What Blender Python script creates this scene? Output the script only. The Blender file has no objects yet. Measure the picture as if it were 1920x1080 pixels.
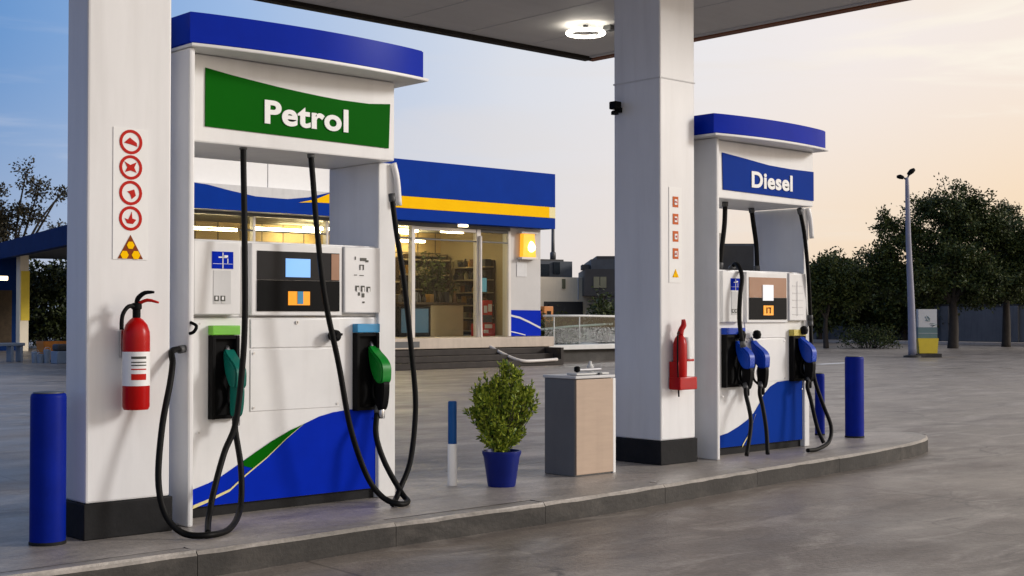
import bpy, bmesh, math, random
from mathutils import Vector, Matrix, Euler, noise
C = bpy.context.scene.collection
rnd = random.Random(7)

# ------------------------------------------------------------------ materials
def lin(r, g, b):
    f = lambda c: (c/255/12.92) if c/255 <= .04045 else ((c/255+.055)/1.055)**2.4
    return (f(r), f(g), f(b))

def mat(name, col, rough=.5, var=.12, scale=6, stretch=(1, 1, 1), bump=0., bscale=40, metal=0., coat=0., spec=.5, grime=0., rvar=.0):
    m = bpy.data.materials.new(name); m.use_nodes = True
    nt = m.node_tree; N = nt.nodes; Lk = nt.links
    b = N['Principled BSDF']
    b.inputs['Roughness'].default_value = rough; b.inputs['Metallic'].default_value = metal
    b.inputs['Coat Weight'].default_value = coat; b.inputs['Coat Roughness'].default_value = .12
    b.inputs['Specular IOR Level'].default_value = spec
    geo = N.new('ShaderNodeNewGeometry'); mp = N.new('ShaderNodeMapping'); mp.inputs['Scale'].default_value = stretch
    Lk.new(geo.outputs['Position'], mp.inputs['Vector'])
    nz = N.new('ShaderNodeTexNoise'); nz.inputs['Scale'].default_value = scale; nz.inputs['Detail'].default_value = 6
    nz.inputs['Roughness'].default_value = .62
    Lk.new(mp.outputs['Vector'], nz.inputs['Vector'])
    rp = N.new('ShaderNodeValToRGB')
    rp.color_ramp.elements[0].position = .3; rp.color_ramp.elements[1].position = .72
    rp.color_ramp.elements[0].color = (*[c*(1-var) for c in col], 1)
    rp.color_ramp.elements[1].color = (*[min(1, c*(1+var)) for c in col], 1)
    Lk.new(nz.outputs['Fac'], rp.inputs['Fac'])
    out = rp.outputs['Color']
    if grime:
        n2 = N.new('ShaderNodeTexNoise'); n2.inputs['Scale'].default_value = 2.2; n2.inputs['Detail'].default_value = 8
        m2 = N.new('ShaderNodeMapping'); m2.inputs['Scale'].default_value = (5, 5, .45)
        Lk.new(geo.outputs['Position'], m2.inputs['Vector']); Lk.new(m2.outputs['Vector'], n2.inputs['Vector'])
        r2 = N.new('ShaderNodeValToRGB'); r2.color_ramp.elements[0].position = .5; r2.color_ramp.elements[1].position = .78
        r2.color_ramp.elements[0].color = (0, 0, 0, 1); r2.color_ramp.elements[1].color = (grime, grime, grime, 1)
        mx = N.new('ShaderNodeMix'); mx.data_type = 'RGBA'
        Lk.new(n2.outputs['Fac'], r2.inputs['Fac']); Lk.new(r2.outputs['Color'], mx.inputs['Factor'])
        Lk.new(out, mx.inputs[6]); mx.inputs[7].default_value = (*[c*.42 for c in (col[0], col[1]*.95, col[2]*.88)], 1)
        out = mx.outputs[2]
    Lk.new(out, b.inputs['Base Color'])
    if rvar:
        mr = N.new('ShaderNodeMapRange'); mr.inputs['To Min'].default_value = rough-rvar; mr.inputs['To Max'].default_value = rough+rvar
        Lk.new(nz.outputs['Fac'], mr.inputs['Value']); Lk.new(mr.outputs['Result'], b.inputs['Roughness'])
    if bump:
        n3 = N.new('ShaderNodeTexNoise'); n3.inputs['Scale'].default_value = bscale; n3.inputs['Detail'].default_value = 5
        Lk.new(geo.outputs['Position'], n3.inputs['Vector'])
        bp = N.new('ShaderNodeBump'); bp.inputs['Strength'].default_value = bump; bp.inputs['Distance'].default_value = .01
        Lk.new(n3.outputs['Fac'], bp.inputs['Height']); Lk.new(bp.outputs['Normal'], b.inputs['Normal'])
    return m

def emit(name, col, strength):
    m = bpy.data.materials.new(name); m.use_nodes = True
    b = m.node_tree.nodes['Principled BSDF']
    b.inputs['Base Color'].default_value = (*[c*.5 for c in col], 1)
    b.inputs['Emission Color'].default_value = (*col, 1); b.inputs['Emission Strength'].default_value = strength
    b.inputs['Roughness'].default_value = .3
    return m

def glass(name, tint=(.9, .93, .92), refl=1.):
    m = bpy.data.materials.new(name); m.use_nodes = True
    nt = m.node_tree; N = nt.nodes; N.remove(N['Principled BSDF'])
    t = N.new('ShaderNodeBsdfTransparent'); t.inputs['Color'].default_value = (*tint, 1)
    g = N.new('ShaderNodeBsdfGlossy'); g.inputs['Roughness'].default_value = .02
    fr = N.new('ShaderNodeFresnel'); fr.inputs['IOR'].default_value = 1.5
    mu = N.new('ShaderNodeMath'); mu.operation = 'MULTIPLY'; mu.inputs[1].default_value = refl
    mx = N.new('ShaderNodeMixShader')
    ge = N.new('ShaderNodeNewGeometry'); iv = N.new('ShaderNodeMath'); iv.operation = 'SUBTRACT'; iv.inputs[0].default_value = 1.
    m3 = N.new('ShaderNodeMath'); m3.operation = 'MULTIPLY'         # only the outer face of the pane reflects
    nt.links.new(ge.outputs['Backfacing'], iv.inputs[1]); nt.links.new(fr.outputs[0], mu.inputs[0])
    nt.links.new(mu.outputs[0], m3.inputs[0]); nt.links.new(iv.outputs[0], m3.inputs[1]); nt.links.new(m3.outputs[0], mx.inputs[0])
    nt.links.new(t.outputs[0], mx.inputs[1]); nt.links.new(g.outputs[0], mx.inputs[2])
    nt.links.new(mx.outputs[0], N['Material Output'].inputs['Surface'])
    return m

def leafmat(name, c0, c1, rough=.55):
    m = bpy.data.materials.new(name); m.use_nodes = True
    nt = m.node_tree; N = nt.nodes; b = N['Principled BSDF']
    g = N.new('ShaderNodeNewGeometry'); rp = N.new('ShaderNodeValToRGB')
    rp.color_ramp.elements[0].color = (*c0, 1); rp.color_ramp.elements[1].color = (*c1, 1)
    nt.links.new(g.outputs['Random Per Island'], rp.inputs['Fac']); nt.links.new(rp.outputs['Color'], b.inputs['Base Color'])
    b.inputs['Roughness'].default_value = rough; b.inputs['Specular IOR Level'].default_value = .25
    return m

M = {}
M['white'] = mat('white_paint', (.76, .76, .76), .38, .05, 3, grime=.12, coat=.1, bump=.03, bscale=5)
M['whitecol'] = mat('pillar_paint', (.74, .74, .745), .36, .05, 2.2, (2, 2, .5), grime=.14, coat=.25, bump=.03, bscale=4)
M['greywhite'] = mat('soft_white', (.60, .60, .60), .5, .06, 5, grime=.1)
M['sticker'] = mat('sticker', (.80, .80, .79), .35, .02, 8)
M['blue'] = mat('blue_paint', (.001, .021, .42), .45, .10, 2.5, spec=.03, grime=.06)
M['bluecap'] = mat('cap_blue', (.001, .021, .38), .2, .10, 2.5, spec=.06, grime=.06)
M['bluesign'] = mat('blue_sign', (.001, .034, .29), .5, .07, 2, spec=.03, grime=.06)
M['bluedeep'] = mat('bollard_blue', (.001, .012, .22), .45, .14, 6, grime=.15, spec=.08)
M['green'] = mat('green_sign', (.001, .11, .001), .5, .07, 2, spec=.03)
M['yellow'] = mat('yellow_band', (1., .55, .0), .5, .04, 3, spec=.03)
M['cream'] = mat('cream_line', (.75, .66, .3), .35, .04, 3)
M['black'] = mat('black_plastic', (.005, .005, .0055), .5, .2, 8, spec=.07)
M['kick'] = mat('dark_base', (.014, .014, .015), .65, .35, 4, grime=.1, bump=.15, spec=.15)
M['rubber'] = mat('hose_rubber', (.004, .004, .004), .5, .3, 14, bump=.08, bscale=80, spec=.12)
M['darkgrey'] = mat('dark_grey', (.07, .072, .075), .5, .12, 5, grime=.15)
M['red'] = mat('red_paint', (.43, .003, .003), .3, .08, 8, spec=.22, grime=.1)
M['redsign'] = mat('red_sign', (.50, .014, .008), .5, .05, 8, spec=.1)
M['orangesign'] = mat('orange_sign', (.60, .13, .03), .5, .05, 8, spec=.1)
M['brownsign'] = mat('brown_sign', (.22, .045, .008), .5, .1, 8, spec=.1)
M['metal'] = mat('metal', (.55, .55, .56), .3, .1, 20, metal=1.)
M['letter'] = mat('lettering', (.86, .86, .85), .4, .02, 5)
M['teal'] = mat('teal_nozzle', (.003, .13, .10), .42, .1, 10, spec=.3)
M['nozgreen'] = mat('green_nozzle', (.003, .2, .02), .4, .1, 10, spec=.3)
M['nozblue'] = mat('blue_nozzle', (.004, .05, .42), .38, .1, 10, spec=.3)
M['limelabel'] = mat('lime_label', (.16, .5, .04), .4, .1, 10)
M['cyanlabel'] = mat('cyan_label', (.02, .25, .5), .4, .1, 10)
M['yellowlabel'] = mat('yellow_label', (.6, .5, .1), .4, .1, 10)
M['screenlite'] = mat('screen_bezel', (.022, .022, .024), .3, .1, 5, spec=.12)
M['bronze'] = mat('bronze_panel', (.33, .17, .1), .3, .1, 5)
M['lcd'] = emit('lcd', lin(130, 185, 255), .85)
M['lcdwhite'] = emit('lcd_white', (.8, .82, .85), .7)
M['orange'] = emit('card_slot_light', (1., .35, .01), .75)
M['icon'] = mat('icon_dark', (.05, .05, .04), .5, .1, 10)
M['pot'] = mat('pot_glaze', (.003, .012, .16), .4, .1, 10, spec=.25)
M['soil'] = mat('soil', (.03, .02, .012), .9, .4, 30)
M['binbeige'] = mat('bin_beige', (.47, .35, .26), .55, .06, 4, (1, 1, 8), grime=.1)
M['bingrey'] = mat('bin_grey', (.13, .13, .13), .45, .08, 4, grime=.2)
M['soffit'] = mat('soffit', (.72, .71, .69), .6, .05, 1.2, (.3, 2.5, 1), grime=.06, spec=.2)
M['gutter'] = mat('gutter', (.22, .07, .02), .5, .2, 3, spec=.2)
M['gutterdark'] = mat('gutter_dark', (.02, .016, .014), .6, .2, 3, spec=.1)
M['lamp'] = emit('lamp_glow', (1., .93, .8), 9)
M['amberglow'] = emit('amber_glow', (1., .42, .02), 1.1)
M['ambercore'] = emit('amber_core', (1., .8, .3), 6)
M['tube'] = emit('tube_light', (1., .82, .46), 42)
M['warmlamp'] = emit('warm_lamp', (1., .8, .5), 4)
M['concrete'] = mat('plinth_concrete', (.52, .44, .36), .7, .1, 3, grime=.2, bump=.1)
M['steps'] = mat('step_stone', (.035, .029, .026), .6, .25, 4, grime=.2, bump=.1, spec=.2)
def tiles(name, c1, c2, mortar):
    m = bpy.data.materials.new(name); m.use_nodes = True; nt = m.node_tree; N = nt.nodes; b = N['Principled BSDF']
    g_ = N.new('ShaderNodeNewGeometry'); sp = N.new('ShaderNodeSeparateXYZ'); cb = N.new('ShaderNodeCombineXYZ'); br = N.new('ShaderNodeTexBrick')
    nt.links.new(g_.outputs['Position'], sp.inputs[0]); nt.links.new(sp.outputs['X'], cb.inputs['X']); nt.links.new(sp.outputs['Z'], cb.inputs['Y'])
    nt.links.new(cb.outputs[0], br.inputs['Vector']); br.offset = 0; br.inputs['Scale'].default_value = 1
    br.inputs['Brick Width'].default_value = .62; br.inputs['Row Height'].default_value = .42; br.inputs['Mortar Size'].default_value = .018
    br.inputs['Color1'].default_value = (*c1, 1); br.inputs['Color2'].default_value = (*c2, 1); br.inputs['Mortar'].default_value = (*mortar, 1)
    nt.links.new(br.outputs['Color'], b.inputs['Base Color']); b.inputs['Roughness'].default_value = .6; return m
M['tiles'] = tiles('back_wall_tiles', (.48, .34, .14), (.36, .27, .14), (.08, .06, .03))
M['interior'] = mat('interior_wall', (.30, .235, .13), .7, .1, 2)
M['shelf'] = mat('shelf_wood', (.05, .032, .016), .6, .3, 5, spec=.2)
M['ceil'] = mat('shop_ceiling', (.14, .14, .12), .7, .1, 3)
M['glass'] = glass('window_glass', (.90, .90, .86), .3)
M['glassrail'] = glass('rail_glass', (.68, .76, .75), 1.2)
M['frame'] = mat('white_frame', (.62, .58, .54), .4, .05, 4)
M['shopwall'] = mat('shop_panel', (.50, .49, .48), .45, .05, 1.5, grime=.06)
M['farcream'] = mat('far_cream', (.9, .79, .6), .7, .05, 1, grime=.12)
M['fardark'] = mat('far_slate', (.05, .06, .075), .6, .25, 1.2)
M['fardark2'] = mat('far_charcoal', (.03, .03, .032), .6, .25, 1.2)
M['postblue'] = mat('post_blue', (.003, .07, .26), .45, .06, 4, spec=.2)
M['farwin'] = mat('far_window', (.02, .025, .03), .1, .1, 2, coat=1)
M['olivewin'] = mat('olive_window', (.16, .16, .1), .25, .1, 2)
M['wall'] = mat('boundary_wall', (.15, .15, .155), .75, .18, .8, grime=.35, bump=.1)
M['bark'] = mat('bark', (.035, .027, .02), .85, .3, 8, bump=.4)
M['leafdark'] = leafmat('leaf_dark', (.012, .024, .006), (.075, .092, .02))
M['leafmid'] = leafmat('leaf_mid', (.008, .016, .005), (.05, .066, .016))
M['leafbrown'] = leafmat('leaf_brown', (.018, .018, .009), (.06, .05, .026))
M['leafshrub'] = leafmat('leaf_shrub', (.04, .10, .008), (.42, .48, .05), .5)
M['post'] = mat('lamp_post_paint', (.22, .22, .28), .45, .1, 3)
M['bankwhite'] = mat('sign_white', (.6, .6, .58), .5, .06, 5)
M['teal2'] = mat('sign_teal', (.12, .2, .2), .5, .1, 5)
M['yellow2'] = mat('planter_yellow', (.75, .55, .03), .45, .06, 5)
M['orangepot'] = mat('planter_orange', (.5, .17, .02), .5, .2, 4)
M['bucket'] = mat('bucket_grey', (.18, .23, .3), .5, .1, 6)
M['farblue'] = mat('far_blue', (.004, .022, .10), .7, .15, 1.5, spec=.05)
M['cool'] = emit('screen_blue', (.2, .55, .7), .35)
M['poster'] = mat('poster_red', (.55, .03, .02), .4, .1, 8)
M['cooler'] = emit('cooler_glow', (.03, .16, .3), .12)

# ground materials with wear
def ground_mat(name, base, dark, light, rough, joints=False):
    m = bpy.data.materials.new(name); m.use_nodes = True
    nt = m.node_tree; N = nt.nodes; Lk = nt.links; b = N['Principled BSDF']
    geo = N.new('ShaderNodeNewGeometry')
    def nz(scale, st=(1, 1, 1), det=8, rot=0, dist=0.):
        mp = N.new('ShaderNodeMapping'); mp.inputs['Scale'].default_value = st; mp.inputs['Rotation'].default_value = (0, 0, rot)
        Lk.new(geo.outputs['Position'], mp.inputs['Vector'])
        n = N.new('ShaderNodeTexNoise'); n.inputs['Scale'].default_value = scale; n.inputs['Detail'].default_value = det
        n.inputs['Roughness'].default_value = .6; n.inputs['Distortion'].default_value = dist
        Lk.new(mp.outputs['Vector'], n.inputs['Vector']); return n.outputs['Fac']
    def ramp(f, p0, p1, c0=(0, 0, 0), c1=(1, 1, 1)):
        r = N.new('ShaderNodeValToRGB'); r.color_ramp.elements[0].position = p0; r.color_ramp.elements[1].position = p1
        r.color_ramp.elements[0].color = (*c0, 1); r.color_ramp.elements[1].color = (*c1, 1); Lk.new(f, r.inputs['Fac']); return r.outputs['Color']
    def mix(f, a, bb):
        x = N.new('ShaderNodeMix'); x.data_type = 'RGBA'; Lk.new(f, x.inputs['Factor'])
        Lk.new(a, x.inputs[6])
        if isinstance(bb, tuple): x.inputs[7].default_value = (*bb, 1)
        else: Lk.new(bb, x.inputs[7])
        return x.outputs[2]
    big = ramp(nz(.5, (1, 1.3, 1), 6, .3, .6), .33, .7, tuple(c*.82 for c in base), tuple(c*1.16 for c in base))
    a = mix(ramp(nz(1.1, (.35, 1.6, 1), 8, .0, 1.2), .50, .66, (0, 0, 0), (.6,)*3), big, dark)
    a = mix(ramp(nz(2.3, (.5, 1.2, 1), 9, .5, .8), .52, .64, (0, 0, 0), (.6,)*3), a, light)
    if joints:
        br = N.new('ShaderNodeTexBrick'); br.offset = .5; br.inputs['Scale'].default_value = 1
        br.inputs['Brick Width'].default_value = 4.6; br.inputs['Row Height'].default_value = 3.7; br.inputs['Mortar Size'].default_value = .012; br.inputs['Mortar Smooth'].default_value = .3
        for q_, v_ in (('Color1', (1, 1, 1, 1)), ('Color2', (.86, .86, .87, 1)), ('Mortar', (.45, .44, .43, 1))): br.inputs[q_].default_value = v_
        mpj = N.new('ShaderNodeMapping'); mpj.inputs['Location'].default_value = (1.1, .9, 0); mpj.inputs['Rotation'].default_value = (0, 0, .06)
        Lk.new(geo.outputs['Position'], mpj.inputs['Vector']); Lk.new(mpj.outputs['Vector'], br.inputs['Vector'])
        mj = N.new('ShaderNodeMix'); mj.data_type = 'RGBA'; mj.blend_type = 'MULTIPLY'; mj.inputs['Factor'].default_value = .75
        Lk.new(a, mj.inputs[6]); Lk.new(br.outputs['Color'], mj.inputs[7]); a = mj.outputs[2]
        a = mix(ramp(nz(1.7, (1, 1, 1), 3, 1.1, .3), .70, .76, (0, 0, 0), (.7,)*3), a, tuple(c*.4 for c in base))
        a = mix(ramp(nz(.8, (.12, 2.6, 1), 5, -.15, .4), .60, .70, (0, 0, 0), (.35,)*3), a, tuple(c*.5 for c in base))
    fine = ramp(nz(45, (1, 1, 1), 6), .3, .7, (.82,)*3, (1.12,)*3)
    mid = ramp(nz(9, (1, 1.6, 1), 9, .2, .4), .32, .68, (.86,)*3, (1.12,)*3)
    mq = N.new('ShaderNodeMix'); mq.data_type = 'RGBA'; mq.blend_type = 'MULTIPLY'; mq.inputs['Factor'].default_value = 1
    Lk.new(a, mq.inputs[6]); Lk.new(mid, mq.inputs[7]); a = mq.outputs[2]
    if joints:                                         # hairline cracks
        vo = N.new('ShaderNodeTexVoronoi'); vo.feature = 'DISTANCE_TO_EDGE'; vo.inputs['Scale'].default_value = .33
        wn = N.new('ShaderNodeTexNoise'); wn.inputs['Scale'].default_value = 1.6; wn.inputs['Detail'].default_value = 6
        va = N.new('ShaderNodeVectorMath'); va.operation = 'ADD'; vs_ = N.new('ShaderNodeVectorMath'); vs_.operation = 'SCALE'; vs_.inputs['Scale'].default_value = .9
        Lk.new(geo.outputs['Position'], wn.inputs['Vector']); Lk.new(wn.outputs['Color'], vs_.inputs[0]); Lk.new(geo.outputs['Position'], va.inputs[0]); Lk.new(vs_.outputs['Vector'], va.inputs[1])
        Lk.new(va.outputs['Vector'], vo.inputs['Vector'])
        ck = ramp(vo.outputs['Distance'], .002, .007, (1, 1, 1), (0, 0, 0)); gate = ramp(nz(.45, (1, 1, 1), 3, .7), .5, .6, (0, 0, 0), (.75,)*3)
        mg = N.new('ShaderNodeMix'); mg.data_type = 'RGBA'; mg.blend_type = 'MULTIPLY'; mg.inputs['Factor'].default_value = 1; Lk.new(ck, mg.inputs[6]); Lk.new(gate, mg.inputs[7])
        a = mix(mg.outputs[2], a, tuple(c*.25 for c in base))
    mu = N.new('ShaderNodeMix'); mu.data_type = 'RGBA'; mu.blend_type = 'MULTIPLY'; mu.inputs['Factor'].default_value = 1
    Lk.new(a, mu.inputs[6]); Lk.new(fine, mu.inputs[7])
    Lk.new(mu.outputs[2], b.inputs['Base Color'])
    rr = ramp(nz(.9, (1, 1.5, 1), 6), .35, .7, (rough-.12,)*3, (rough+.14,)*3); Lk.new(rr, b.inputs['Roughness'])
    bp = N.new('ShaderNodeBump'); bp.inputs['Strength'].default_value = .35; bp.inputs['Distance'].default_value = .012
    Lk.new(nz(28, (1, 1, 1), 8), bp.inputs['Height']); Lk.new(bp.outputs['Normal'], b.inputs['Normal'])
    b.inputs['Specular IOR Level'].default_value = .45
    return m
M['ground'] = ground_mat('forecourt_concrete', (.215, .18, .15), (.10, .085, .073), (.40, .35, .30), .40, True)
M['island'] = ground_mat('island_concrete', (.33, .295, .26), (.13, .115, .10), (.48, .43, .38), .42)
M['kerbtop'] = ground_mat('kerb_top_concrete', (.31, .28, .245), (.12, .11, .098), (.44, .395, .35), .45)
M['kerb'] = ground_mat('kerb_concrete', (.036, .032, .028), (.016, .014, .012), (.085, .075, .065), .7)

# ------------------------------------------------------------------ mesh builder
class MB:
    def __init__(s): s.bm = bmesh.new(); s.mats = []
    def mi(s, m):
        m = M[m] if isinstance(m, str) else m
        if m not in s.mats: s.mats.append(m)
        return s.mats.index(m)
    def face(s, vs, m, smooth=False):
        f = s.bm.faces.new([s.bm.verts.new(v) if not isinstance(v, bmesh.types.BMVert) else v for v in vs])
        f.material_index = s.mi(m); f.smooth = smooth; return f
    def box(s, x0, x1, y0, y1, z0, z1, m, bev=0., seg=2):
        i = s.mi(m)
        r = bmesh.ops.create_cube(s.bm, size=1)
        for v in r['verts']:
            v.co = Vector(((x0+x1)/2+v.co.x*(x1-x0), (y0+y1)/2+v.co.y*(y1-y0), (z0+z1)/2+v.co.z*(z1-z0)))
        fs = set(f for v in r['verts'] for f in v.link_faces)
        for f in fs: f.material_index = i
        if bev:
            es = list(set(e for v in r['verts'] for e in v.link_edges))
            q = bmesh.ops.bevel(s.bm, geom=es, offset=bev, segments=seg, affect='EDGES', profile=.5)
            for f in q['faces']: f.material_index = i; f.smooth = True
        return s
    def prism(s, pts, axis, a, b, m, bev=0., side=None, smooth=False):
        i = s.mi(m); j = s.mi(side) if side else i
        def P(p, t):
            return {'x': (t, p[0], p[1]), 'y': (p[0], t, p[1]), 'z': (p[0], p[1], t)}[axis]
        A = [s.bm.verts.new(P(p, a)) for p in pts]; B = [s.bm.verts.new(P(p, b)) for p in pts]
        fs = [s.bm.faces.new(A), s.bm.faces.new(B[::-1])]
        for f in fs: f.material_index = i
        sd = []
        for k in range(len(pts)):
            k2 = (k+1) % len(pts); f = s.bm.faces.new((A[k], B[k], B[k2], A[k2])); f.material_index = j; f.smooth = bool(smooth); sd.append(f)
        bmesh.ops.recalc_face_normals(s.bm, faces=fs+sd)
        if bev:
            es = list(set(e for f in fs for e in f.edges))
            q = bmesh.ops.bevel(s.bm, geom=es, offset=bev, segments=2, affect='EDGES')
            for f in q['faces']: f.material_index = i; f.smooth = True
        return s
    def tube(s, pts, r, m, n=10, cap=True, sub=0):
        P = [Vector(p) for p in pts]; rs = list(r) if isinstance(r, (list, tuple)) else [r]*len(P)
        if sub:
            Q = []; R2 = []
            for k in range(len(P)-1):
                p0, p1, p2, p3 = P[max(k-1, 0)], P[k], P[k+1], P[min(k+2, len(P)-1)]
                for t in range(sub):
                    u = t/sub
                    Q.append(.5*((2*p1)+(p2-p0)*u+(2*p0-5*p1+4*p2-p3)*u*u+(3*p1-p0-3*p2+p3)*u**3)); R2.append(rs[k]*(1-u)+rs[k+1]*u)
            Q.append(P[-1]); R2.append(rs[-1]); P, rs = Q, R2
        i = s.mi(m); rings = []; up = None
        for k, p in enumerate(P):
            d = (P[min(k+1, len(P)-1)]-P[max(k-1, 0)])
            d = d.normalized() if d.length > 1e-9 else Vector((0, 0, 1))
            if up is None: up = d.orthogonal().normalized()
            else:
                up = up-d*up.dot(d); up = up.normalized() if up.length > 1e-6 else d.orthogonal().normalized()
            w = d.cross(up)
            rings.append([s.bm.verts.new(p+(up*math.cos(2*math.pi*a/n)+w*math.sin(2*math.pi*a/n))*rs[k]) for a in range(n)])
        for k in range(len(rings)-1):
            for a in range(n):
                f = s.bm.faces.new((rings[k][a], rings[k][(a+1) % n], rings[k+1][(a+1) % n], rings[k+1][a])); f.material_index = i; f.smooth = True
        if cap:
            for rg in (rings[0][::-1], rings[-1]):
                f = s.bm.faces.new(rg); f.material_index = i
        return s
    def lathe(s, prof, c, m, n=28, axis='z'):
        i = s.mi(m) if not isinstance(m, list) else None; rings = []
        for r, z in prof:
            ring = []
            for a in range(n):
                x, y = r*math.cos(2*math.pi*a/n), r*math.sin(2*math.pi*a/n)
                v = {'z': (x, y, z), 'y': (x, z, y), 'x': (z, x, y)}[axis]
                ring.append(s.bm.verts.new((c[0]+v[0], c[1]+v[1], c[2]+v[2])))
            rings.append(ring)
        fs = []
        for k in range(len(rings)-1):
            for a in range(n):
                f = s.bm.faces.new((rings[k][a], rings[k][(a+1) % n], rings[k+1][(a+1) % n], rings[k+1][a]))
                f.material_index = s.mi(m[k]) if i is None else i; f.smooth = True; fs.append(f)
        for rg, mm in ((rings[0][::-1], 0), (rings[-1], -1)):
            f = s.bm.faces.new(rg); f.material_index = s.mi(m[mm]) if i is None else i; fs.append(f)
        bmesh.ops.recalc_face_normals(s.bm, faces=fs)
        return s
    def disc(s, c, r, m, n=20, r0=0., sq=1.):      # flat disc / ring facing -Y with 2 mm of body
        pts = [(c[0]+r*math.cos(2*math.pi*k/n), c[2]+r*sq*math.sin(2*math.pi*k/n)) for k in range(n)]
        if not r0: return s.prism(pts, 'y', c[1]-.001, c[1]+.001, m)
        q = [(c[0]+r0*math.cos(2*math.pi*k/n), c[2]+r0*sq*math.sin(2*math.pi*k/n)) for k in range(n)]
        for k in range(n):
            k2 = (k+1) % n
            s.prism([pts[k], pts[k2], q[k2], q[k]], 'y', c[1]-.001, c[1]+.001, m)
        return s
    def build(s, name, parent=None, kind=None, off=None):
        o_ = Vector((0, 0, 0))
        p = parent
        while p is not None: o_ += p.location; p = p.parent
        if off is not None: o_ = Vector(off)
        for v in s.bm.verts: v.co -= o_
        for e in s.bm.edges:
            if len(e.link_faces) == 2 and e.calc_face_angle(0) > .62: e.smooth = False
        me = bpy.data.meshes.new(name); s.bm.to_mesh(me); s.bm.free()
        for m in s.mats: me.materials.append(m)
        ob = bpy.data.objects.new(name, me); C.objects.link(ob)
        if parent: ob.parent = parent
        if off is not None: ob.location = off
        if kind: ob['kind'] = kind
        return ob

def thing(name, label, cat, loc, group=None):
    o = bpy.data.objects.new(name, None); C.objects.link(o); o.location = loc; o.empty_display_size = .2
    o['label'] = label; o['category'] = cat
    if group: o['group'] = group
    return o
def tag(o, label, cat, group=None):
    o['label'] = label; o['category'] = cat
    if group: o['group'] = group
    return o
def copy_thing(root, loc, label, group=None):
    def rec(o, par):
        c = o.copy(); C.objects.link(c); c.parent = par
        for ch in o.children: rec(ch, c)
        return c
    r = rec(root, None); r.location = loc; r['label'] = label
    if group: r['group'] = group
    return r

def text_mesh(name, txt, x0, x1, z0, z1, y, m, parent, bold=.03, ydepth=.006):
    cu = bpy.data.curves.new(name, 'FONT'); cu.body = txt; cu.space_character = 1.06; cu.size = 1; cu.offset = bold; cu.extrude = .02; cu.resolution_u = 6
    t = bpy.data.objects.new(name, cu); C.objects.link(t)
    dg = bpy.context.evaluated_depsgraph_get(); dg.update()
    me = bpy.data.meshes.new_from_object(t.evaluated_get(dg))
    bpy.data.objects.remove(t); bpy.data.curves.remove(cu)
    xs = [v.co.x for v in me.vertices]; ys = [v.co.y for v in me.vertices]; zs = [v.co.z for v in me.vertices]
    a, b, c, d, e, f = min(xs), max(xs), min(ys), max(ys), min(zs), max(zs)
    o_ = Vector((0, 0, 0)); p = parent
    while p is not None: o_ += p.location; p = p.parent
    for v in me.vertices:
        v.co = Vector((x0+(v.co.x-a)/(b-a)*(x1-x0), y-ydepth*(v.co.z-e)/(f-e), z0+(v.co.y-c)/(d-c)*(z1-z0)))-o_
    me.materials.clear(); me.materials.append(M[m])
    ob = bpy.data.objects.new(name, me); C.objects.link(ob); ob.parent = parent
    return ob

I = .13   # island height

# ------------------------------------------------------------------ setting
g = MB(); g.face([(-60, -40, 0), (260, -40, 0), (260, 260, 0), (-60, 260, 0)], 'ground'); g.build('forecourt_ground', kind='structure')

front = [(-4, 5.66), (2.5, 5.67), (3.5, 5.69), (4.3, 5.74), (5.3, 5.75), (6.0, 5.77), (6.9, 5.84), (7.9, 5.94), (8.8, 6.02), (9.73, 6.11), (10.4, 6.23), (10.8, 6.32), (11.1, 6.43), (11.35, 6.58), (11.47, 6.80), (11.42, 7.05), (11.2, 7.25), (10.8, 7.4), (10.2, 7.45), (-4, 7.45)]
def inset(poly, d):
    out = []; n = len(poly)
    for k in range(n):
        p0, p1, p2 = [Vector(poly[(k+q) % n]) for q in (-1, 0, 1)]
        a = (p1-p0).normalized(); b = (p2-p1).normalized()
        na = Vector((-a.y, a.x)); nb = Vector((-b.y, b.x)); m = (na+nb).normalized()
        out.append(tuple(p1+m*(d/max(.4, m.dot(na)))))
    return out
inn = inset(front, .13)
def resample(poly, step):
    out = []; n = len(poly)
    for a in range(n):
        p, q = Vector(poly[a]), Vector(poly[(a+1) % n]); m = max(1, round((q-p).length/step))
        out += [tuple(p.lerp(q, i/m)) for i in range(m)]
    return out
fine_ = resample(front, .15); fin_in = inset(fine_, .13); fin_c = inset(fine_, .016)
k = MB(); kr = random.Random(2); nf = len(fine_); per = 8; a = 0
while a < nf:
    b = min(a+per, nf); dz = kr.uniform(-.004, .002); tl = kr.uniform(-.004, .004)
    idx = list(range(a, b+1)); L_ = len(idx)-1
    prev = None
    for i_, j_ in enumerate(idx):
        j2 = (j_+1) % nf; jj = j_ % nf
        f_ = .012 if i_ == 0 else (-.012 if i_ == L_ else 0)
        lerp2 = lambda P: Vector(P[jj])+(Vector(P[j2])-Vector(P[jj]))*f_ if f_ >= 0 else Vector(P[jj])+(Vector(P[jj-1])-Vector(P[jj]))*(-f_)
        o, c0, n0 = lerp2(fine_), lerp2(fin_c), lerp2(fin_in)
        w = kr.uniform(-.003, .003)
        ring = [k.bm.verts.new((o.x, o.y, -.01)), k.bm.verts.new((o.x, o.y, I-.022+dz+w)), k.bm.verts.new(((o.x*.3+c0.x*.7), (o.y*.3+c0.y*.7), I-.008+dz+w)), k.bm.verts.new((c0.x, c0.y, I+dz+tl)), k.bm.verts.new((n0.x, n0.y, I+dz-tl)), k.bm.verts.new((n0.x, n0.y, -.01))]
        if prev:
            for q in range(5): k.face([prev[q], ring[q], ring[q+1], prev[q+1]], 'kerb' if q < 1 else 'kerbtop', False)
        else: k.face(ring[::-1], 'kerb')
        prev = ring
    k.face(prev, 'kerb'); a = b
k.build('kerb', kind='structure')
inn = inset(front, .126)
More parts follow.
